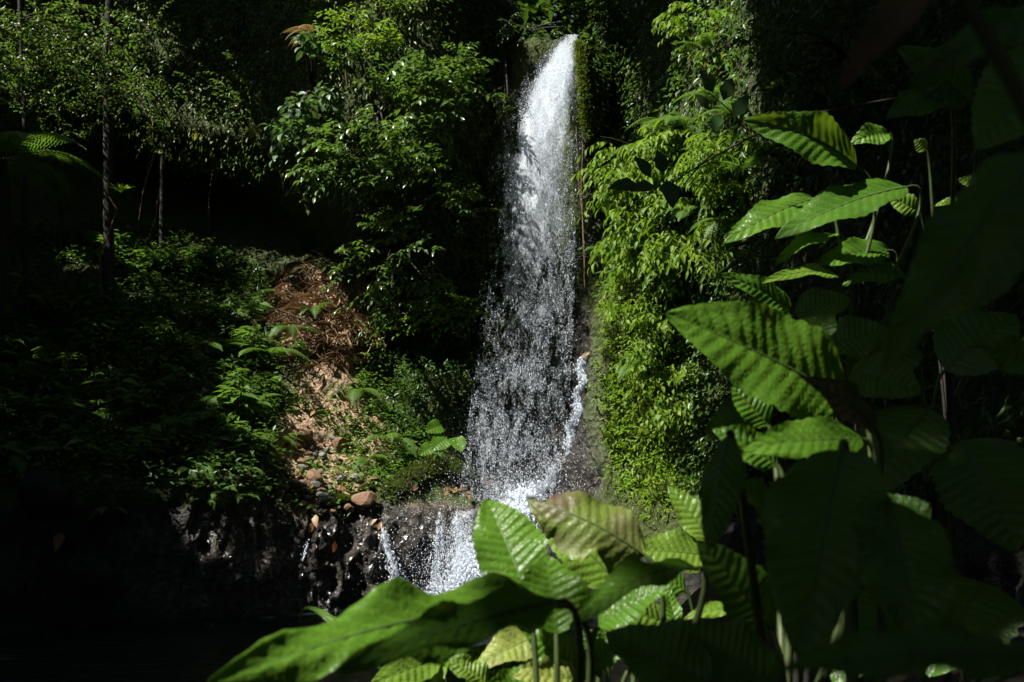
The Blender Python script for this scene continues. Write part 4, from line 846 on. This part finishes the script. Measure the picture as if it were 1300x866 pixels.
# ------------------------------------------------------------------ big leaved plants in front
def big_leaf(parent, base, tip, wpx, tilt=35, fold=18, bow=.10, wave=.012, material='hero', nve=13, amp=.0055, side=1, curl=0.0, twist=0.0, sag=.0, stalk=None, shape=0, tear=0.0):
    """one quilted leaf: midrib from base to tip (px, py, Y), visible width in px, tilt of the blade away from the viewer"""
    B = at(*base); T = at(*tip); o0 = np.array(parent.location); ax = T-B; Ln = np.linalg.norm(ax); t = nrm(ax)
    mid = (B+T)/2; view = nrm(mid-np.array([0, 0, CAMZ])); s = nrm(np.cross(t, view))
    if s[2] < 0 or (abs(s[2]) < .15 and s[0] < 0): s = -s
    a = math.radians(tilt); nn = -view-(-view@t)*t; nn = nrm(nn)
    s2 = s*math.cos(a)-nn*math.sin(a)*1.0; n2 = nrm(np.cross(t, s2)); 
    if n2@(-view) < 0: n2 = -n2
    wd = wpx/FPX*mid[1]/max(.35, math.cos(a))/2
    NUU, NVV = 64, 20; u = np.linspace(0, 1, NUU); v = np.linspace(-1, 1, NVV+1); U, V = np.meshgrid(u, v, indexing='ij')
    if shape == 0: prof = np.sin(np.pi*np.clip(U, 0, 1)**.82)**.72*(1-.22*U)
    else: prof = np.clip((1-U)**.7*(.55+1.3*np.sqrt(U+.02)), 0, 9)          # heart shaped
    prof = np.maximum(prof, .012)*(1+.035*np.sin(U*nve*2*math.pi+V*2))*(1+.05*vnoise(np.stack([U*5, np.sign(V)*3, U*0+Ln*50], -1)))
    if tear: prof = prof*(1-tear*np.clip(vnoise(np.stack([U*9, np.sign(V)*2, U*0+Ln*90+wpx], -1))-.1, 0, 1))
    fo = math.radians(fold); av = np.abs(V)
    tw = twist*(U-.3)
    off_s = V*prof*wd*math.cos(fo); off_n = av*prof*wd*math.sin(fo)-curl*wd*(av*prof)**2
    os_ = off_s*np.cos(tw)-off_n*np.sin(tw); on_ = off_s*np.sin(tw)+off_n*np.cos(tw)
    ph = (U-.16*av*(1-U*.5))*nve+.3*vnoise(np.stack([U*nve*.45+7*np.sign(V), U*0+wpx, U*0+Ln*31], -1))+.5*(V > 0); fr = ph-np.floor(ph)
    quilt = .8*amp*(np.abs(np.sin(np.pi*fr))**.7-.6)*sstep(0, .12, av)*sstep(1.02, .8, av)*sstep(0, .1, U)*sstep(1, .86, U)
    ripple = wave*np.sin(U*nve*1.1+np.sign(V)*1.3+Ln*40)*av**2*prof+wave*.8*fbm(np.stack([U*3, V*1.5, U*0+wpx], -1), 2)*av
    mr = B+ax*U[..., None]+n2*(bow*Ln*4*U*(1-U))[..., None]-UP*(sag*Ln*U**2)[..., None]
    Pp = mr+s2*os_[..., None]+n2*(on_+quilt+ripple)[..., None]
    mb = MB(); nr = NVV+1; i2 = (np.arange(NUU-1)[:, None]*nr+np.arange(NVV)[None]).ravel(); mb.add(Pp.reshape(-1, 3)-o0, None, np.stack([i2, i2+nr, i2+nr+1, i2+1], -1))
    me = mb.mesh('leaf', M[material]); a_ = me.attributes.new('vein', 'FLOAT', 'POINT'); a_.data.foreach_set('value', (np.exp(-(np.minimum(fr, 1-fr)/.07)**2)*sstep(0, .06, av)).astype(np.float32).ravel())
    lf = link('leaf', me, parent)
    mr1 = (B+ax*u[:, None]+n2*(bow*Ln*4*u*(1-u))[:, None]-UP*(sag*Ln*u**2)[:, None])-n2*.001
    m2 = MB(); tube(m2, mr1[::3]-o0, .0042*Ln/.35, .001, 6); link('midrib', m2.mesh('midrib', M['midrib']), lf)
    st = np.array([o0[0]*.65+B[0]*.35, o0[1]*.65+B[1]*.35, max(o0[2], B[2]-.42)]) if stalk is None else np.asarray(stalk, float); STALKS.setdefault(parent.name, []).append(st)
    m3 = MB(); c2 = B-t*Ln*.25-UP*.12; tube(m3, bez(B-o0, B-t*Ln*.3-o0, (c2*.5+st*.5)-o0, 16, st-o0), .0045, .008, 6); link('stalk', m3.mesh('stalk', M['stem']), parent)
    return lf
STALKS = {}
def plant(px, Y, label, x=None):
    X_ = (px-650)/FPX*Y if x is None else x; return empty('big_leaved_plant', (X_, Y, float(bankz(X_, Y))-.02), label=label, cat='plant', group='big leaved plants on the near bank')
pa = plant(690, 1.75, 'big leaved plant with a long drooping leaf in front of the pool')
big_leaf(pa, (700, 770, 1.55), (262, 872, 1.15), 92, 42, 6, .06, .026, 'hero', 16, .005, curl=.25)
big_leaf(pa, (706, 764, 1.32), (425, 852, 1.02), 58, 35, 8, .03, .012, 'hero_shaded', 16, .004)
big_leaf(pa, (668, 752, 1.85), (618, 634, 1.98), 100, 12, 14, .05, .008, 'hero', 12, .0065, curl=.1)
big_leaf(pa, (706, 806, 1.7), (692, 704, 1.78), 96, 15, 12, .05, .008, 'hero', 11, .005)
big_leaf(pa, (885, 722, 1.7), (722, 800, 1.5), 46, 48, 14, .1, .012, 'hero', 13, .005)
pb = plant(790, 2.05, 'big leaved plant with a browning torn leaf beside the white cascade')
big_leaf(pb, (818, 705, 1.95), (667, 634, 2.0), 100, 25, -14, .12, .02, 'hero_brown', 12, .005, tear=.8, curl=.2)
big_leaf(pb, (785, 742, 2.2), (688, 648, 2.25), 84, 30, 8, .04, .01, 'hero_light', 12, .005)
big_leaf(pb, (760, 795, 1.95), (852, 742, 1.9), 50, 35, 10, .06, .01, 'hero', 11)
pc = plant(575, 2.4, 'low plant with yellowing spotted leaves at the pool edge')
big_leaf(pc, (556, 812, 2.4), (494, 816, 2.3), 52, 20, 8, .05, .008, 'hero_yellow', 9, .004)
big_leaf(pc, (556, 838, 2.35), (468, 872, 2.2), 44, 25, 8, .05, .008, 'hero_light', 9, .004)
big_leaf(pc, (558, 836, 2.4), (556, 872, 2.3), 34, 20, 8, .05, .006, 'hero_light', 8, .004)
big_leaf(pc, (560, 830, 2.4), (604, 862, 2.3), 26, 20, 8, .05, .006, 'hero', 8, .004)
big_leaf(pc, (566, 822, 2.4), (588, 796, 2.42), 22, 20, 8, .05, .006, 'hero_light', 8, .004)
big_leaf(pc, (690, 805, 2.3), (602, 850, 2.2), 48, 30, 10, .06, .01, 'hero_yellow', 10, .005)
big_leaf(pc, (500, 868, 2.3), (380, 790, 2.6), 10, 20, 20, .3, .006, 'hero', 8, .002)
pn = plant(720, 2.1, 'tangled plant with blemished leaves low between the big leaves')
for (b, t_, w, mm, te) in (((735, 850, 2.0), (660, 800, 2.0), 54, 'hero', .5), ((745, 850, 2.0), (800, 812, 1.95), 48, 'hero_shaded', .4), ((740, 866, 1.9), (650, 858, 1.85), 50, 'hero_yellow', .6), ((770, 845, 2.1), (740, 800, 2.1), 44, 'hero_shaded', .3), ((620, 870, 2.1), (570, 838, 2.1), 40, 'hero_light', .4), ((800, 850, 2.1), (860, 826, 2.1), 46, 'hero_brown', .7), ((690, 866, 1.9), (610, 880, 1.85), 44, 'hero', .4), ((775, 790, 2.2), (826, 760, 2.2), 36, 'hero_dead', .8)):
    big_leaf(pn, b, t_, w, 28, 10, .07, .012, mm, 10, .005, tear=te)
pl = plant(640, 3.0, 'low dark leafy plant at the water edge under the big leaves')
for (b, t_, w, mm) in (((640, 850, 3.0), (590, 826, 2.9), 34, 'hero'), ((650, 850, 3.0), (690, 822, 3), 40, 'hero_shaded'), ((630, 862, 3), (530, 850, 2.9), 36, 'hero_shaded'), ((660, 870, 3.0), (620, 846, 2.9), 44, 'hero_shaded'), ((690, 868, 3.1), (740, 836, 3), 46, 'hero_shaded'), ((700, 840, 3.1), (760, 810, 3.1), 44, 'hero_shaded'), ((600, 875, 2.9), (500, 868, 2.8), 30, 'hero_shaded'), ((640, 845, 3.1), (632, 808, 3.1), 26, 'hero')):
    big_leaf(pl, b, t_, w, 30, 10, .06, .008, mm, 9, .005)
pd = plant(880, 2.6, 'plant with bright sunlit leaves below the mossy bank')
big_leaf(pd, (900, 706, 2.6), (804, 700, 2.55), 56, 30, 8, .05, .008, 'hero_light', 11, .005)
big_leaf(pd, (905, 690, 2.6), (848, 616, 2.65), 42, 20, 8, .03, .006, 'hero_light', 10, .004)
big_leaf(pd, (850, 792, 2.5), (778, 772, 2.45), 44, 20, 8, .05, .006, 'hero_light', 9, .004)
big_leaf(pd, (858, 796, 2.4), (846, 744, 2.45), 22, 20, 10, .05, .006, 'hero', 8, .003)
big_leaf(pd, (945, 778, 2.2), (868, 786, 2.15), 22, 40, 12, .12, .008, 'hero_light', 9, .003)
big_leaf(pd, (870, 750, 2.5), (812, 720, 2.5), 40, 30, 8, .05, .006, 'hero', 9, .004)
pe = plant(985, 1.75, 'tall plant with a broad pointed leaf thrust out before the mossy bank')
big_leaf(pe, (1076, 508, 1.85), (846, 398, 1.75), 136, 30, 12, .04, .012, 'hero', 14, .007, curl=.1)
big_leaf(pe, (1094, 558, 1.75), (940, 572, 1.68), 58, 32, 10, .05, .008, 'hero', 12, .004)
big_leaf(pe, (1040, 436, 1.95), (1050, 396, 1.98), 44, 20, 22, .12, .01, 'hero', 8, .004)
big_leaf(pe, (975, 540, 2.0), (928, 492, 2.0), 46, 25, 10, .05, .006, 'hero', 9, .004)
big_leaf(pe, (1110, 545, 1.6), (1015, 478, 1.55), 46, 30, 14, .1, .012, 'hero_dead', 10, .005)
big_leaf(pe, (925, 552, 1.42), (900, 700, 1.32), 62, 15, -22, .04, .008, 'hero_shaded', 12, .006, curl=.3)
big_leaf(pe, (985, 590, 1.9), (905, 545, 1.9), 50, 30, 10, .06, .008, 'hero_shaded', 10)
big_leaf(pe, (978, 800, 1.65), (886, 686, 1.62), 78, 20, 12, .05, .01, 'hero', 12, .006)
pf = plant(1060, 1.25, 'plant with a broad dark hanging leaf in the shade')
big_leaf(pf, (1068, 570, 1.3), (1020, 850, 1.1), 165, 12, 12, .05, .012, 'hero_shaded', 16, .006)
big_leaf(pf, (1130, 640, 1.15), (1170, 860, 1.0), 130, 15, 12, .05, .012, 'hero_shaded', 16, .006)
big_leaf(pf, (900, 866, 1.3), (770, 806, 1.4), 88, 35, 10, .05, .01, 'hero_shaded', 13, .006)
big_leaf(pf, (985, 868, 1.35), (865, 800, 1.4), 84, 30, 10, .05, .01, 'hero_shaded', 13, .006)
big_leaf(pf, (1090, 700, 1.5), (1180, 640, 1.45), 110, 20, 10, .05, .01, 'hero_shaded', 13, .006)
pg = plant(1090, 3.6, 'big leaved plant with glossy twisted leaves before the dark wall')
big_leaf(pg, (1088, 212, 3.5), (944, 152, 3.4), 62, 35, 14, .12, .014, 'hero', 13, .009, twist=.9)
big_leaf(pg, (1035, 252, 3.55), (918, 310, 3.4), 46, 40, 10, .06, .014, 'hero', 13, .009, curl=.2)
big_leaf(pg, (1150, 238, 3.5), (984, 304, 3.35), 52, 45, 8, .06, .012, 'hero_shaded', 14, .006)
big_leaf(pg, (1062, 300, 3.6), (984, 338, 3.45), 24, 50, 14, .12, .012, 'hero', 11, .008)
big_leaf(pg, (1128, 318, 3.6), (1038, 336, 3.5), 42, 35, 10, .06, .012, 'hero', 12, .008)
big_leaf(pg, (1068, 352, 3.55), (966, 360, 3.4), 18, 50, 10, .1, .008, 'hero_light', 12, .005)
big_leaf(pg, (1150, 350, 3.6), (1070, 362, 3.5), 34, 42, 12, .12, .012, 'hero_shaded', 11, .008)
big_leaf(pg, (1005, 392, 3.6), (915, 348, 3.5), 36, 30, 10, .06, .012, 'hero_shaded', 12, .008)
big_leaf(pg, (1128, 170, 3.6), (1080, 182, 3.55), 34, 30, 14, .1, .012, 'hero', 9, .008)
big_leaf(pg, (1010, 410, 3.7), (940, 398, 3.65), 30, 30, 12, .1, .012, 'hero', 10, .006)
ph = plant(1200, 3.9, 'plant with small lit leaves deep in the shade of the right bank')
big_leaf(ph, (1165, 268, 3.6), (1128, 250, 3.6), 32, 20, 10, .05, .006, 'hero_light', 8, .004)
big_leaf(ph, (1252, 236, 3.8), (1216, 228, 3.8), 22, 20, 10, .05, .006, 'hero_light', 8, .004)
big_leaf(ph, (1176, 190, 3.8), (1160, 178, 3.8), 20, 20, 10, .05, .006, 'hero_light', 6, .004)
big_leaf(ph, (1220, 255, 3.8), (1186, 262, 3.8), 12, 40, 10, .05, .006, 'hero_light', 6, .004)
big_leaf(ph, (1230, 130, 2.5), (1140, 60, 2.4), 60, 30, 10, .05, .01, 'hero_shaded', 12, .006)
big_leaf(ph, (1200, 120, 2.5), (1125, 150, 2.4), 50, 30, 10, .05, .01, 'hero_shaded', 12, .006)
pi_ = plant(1330, .85, 'nearest big leaved plant with blurred dark leaves at the path', x=.75)
big_leaf(pi_, (1330, 190, .8), (1122, 468, .75), 105, 25, 14, .06, .01, 'hero_shaded', 15, .006)
big_leaf(pi_, (1380, 200, .62), (1235, 390, .6), 110, 20, 10, .06, .008, 'hero_shaded', 13, .005)
big_leaf(pi_, (1350, 60, 1.3), (1240, 190, 1.3), 130, 15, 6, .03, .008, 'hero_shaded', 13, .005)
big_leaf(pi_, (1340, 10, .7), (1150, 110, .65), 60, 25, 10, .06, .006, 'hero_shaded', 13, .004)
big_leaf(pi_, (1190, -30, .6), (1060, 120, .58), 62, 20, 12, .08, .006, 'hero_dead', 12, .004)
big_leaf(pi_, (1340, 470, 1.2), (1236, 440, 1.2), 55, 25, 12, .06, .01, 'hero_shaded', 12, .006)
big_leaf(pi_, (1330, 840, .6), (980, 855, .55), 70, 40, 10, .06, .006, 'hero_shaded', 14, .004)
pm = plant(1080, 2.8, 'crowded plant with ribbed leaves under the broad pointed leaf')
for (b, t_, w) in (((1060, 600, 2.6), (985, 640, 2.5), 60), ((1070, 560, 2.7), (1140, 600, 2.6), 70), ((1050, 440, 2.8), (1130, 420, 2.8), 60), ((1080, 470, 2.7), (1170, 500, 2.6), 70), ((1030, 680, 2.5), (960, 660, 2.4), 50), ((960, 520, 2.6), (895, 560, 2.5), 50), ((1010, 400, 3.0), (1080, 380, 3.0), 50), ((980, 640, 2.6), (930, 620, 2.5), 44)):
    big_leaf(pm, b, t_, w, 28, 10, .06, .01, 'hero', 12, .006)
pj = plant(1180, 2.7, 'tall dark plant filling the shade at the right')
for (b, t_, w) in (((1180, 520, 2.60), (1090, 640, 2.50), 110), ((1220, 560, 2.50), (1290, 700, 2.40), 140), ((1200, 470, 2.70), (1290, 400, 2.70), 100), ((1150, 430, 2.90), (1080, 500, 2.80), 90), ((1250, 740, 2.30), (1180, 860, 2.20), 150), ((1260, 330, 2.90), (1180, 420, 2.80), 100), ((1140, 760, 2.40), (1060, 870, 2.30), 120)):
    big_leaf(pj, b, t_, w, 25, 10, .06, .01, 'hero_shaded', 12, .006)
# elephant ears at the foot of the fall
p, n_ = near_surface(562, 592); pk = empty('elephant_ear', p, label='elephant ear plant with glossy heart leaves at the foot of the hollow', cat='plant')
for (b, t_, w) in (((566, 556, 15.9), (548, 572, 15.7), 24), ((578, 556, 15.9), (586, 574, 15.7), 20), ((550, 566, 15.8), (532, 578, 15.6), 18), ((560, 540, 16), (540, 548, 15.8), 20)):
    big_leaf(pk, b, t_, w, 20, 8, .05, .01, 'hero', 7, .01, shape=1)
for pn, ends in STALKS.items():                     # the stem each plant's stalks grow from
    po = bpy.data.objects[pn]; o0 = np.array(po.location); mS = MB()
    Hs = max(e[2] for e in ends)-o0[2]; mxy = np.mean(ends, axis=0)-o0
    for e in ends:
        k = max(.05, e[2]-o0[2]); lean = np.array([mxy[0]*.4, mxy[1]*.4, 0])*k/max(Hs, .1)
        if e[2]-o0[2] > .05: tube(mS, bez((0, 0, -.03), lean*.1+[0, 0, k*.6], lean*1.5+[0, 0, k*.85], 12, e-o0), .008, .005, 6)
    if mS.n: link('stem', mS.mesh('stem', M['bark']), po)
# twig with dark leaves hanging before the bright bank
ro = empty('dark_twig', at(960, 172, 6.0), label='thin twig with dark silhouetted leaves before the bright bank', cat='twig'); o0 = np.array(ro.location)
m1 = MB(); tube(m1, bez(np.array([4.7, 6.4, 4.6])-o0, at(1180, 110, 6.2)-o0, at(1010, 150, 6.0)-o0, 12), .014, .009, 5); tube(m1, bez(at(1010, 150, 6.0)-o0, at(930, 180, 6)-o0, at(845, 238, 6)-o0, 14), .009, .004, 5); tube(m1, bez(at(905, 195, 6)-o0, at(870, 225, 6)-o0, at(852, 262, 6)-o0, 8), .006, .003, 5)
tube(m1, bez(at(950, 168, 6.)-o0, at(930, 140, 6)-o0, at(900, 118, 6)-o0, 8), .006, .003, 5); link('stem', m1.mesh('stem', M['bark']), ro)
for (x0, y0, x1, y1, w) in ((842, 222, 836, 190, 16), (826, 226, 808, 198, 15), (846, 228, 856, 262, 20), (832, 236, 800, 240, 14), (812, 236, 772, 236, 16), (905, 118, 893, 92, 18), (918, 128, 930, 98, 16), (900, 140, 884, 118, 12), (915, 145, 905, 165, 13), (930, 150, 950, 120, 16)):
    mb = MB(); B = at(x0, y0, 6.0); T_ = at(x1, y1, 5.95); L = np.linalg.norm(T_-B); leaves(mb, (B-o0)[None], (T_-B)[None], np.array([[.1, -1, .35]]), L, w*1.35/FPX*6); link('leaf', mb.mesh('leaf', M['dark']), ro)
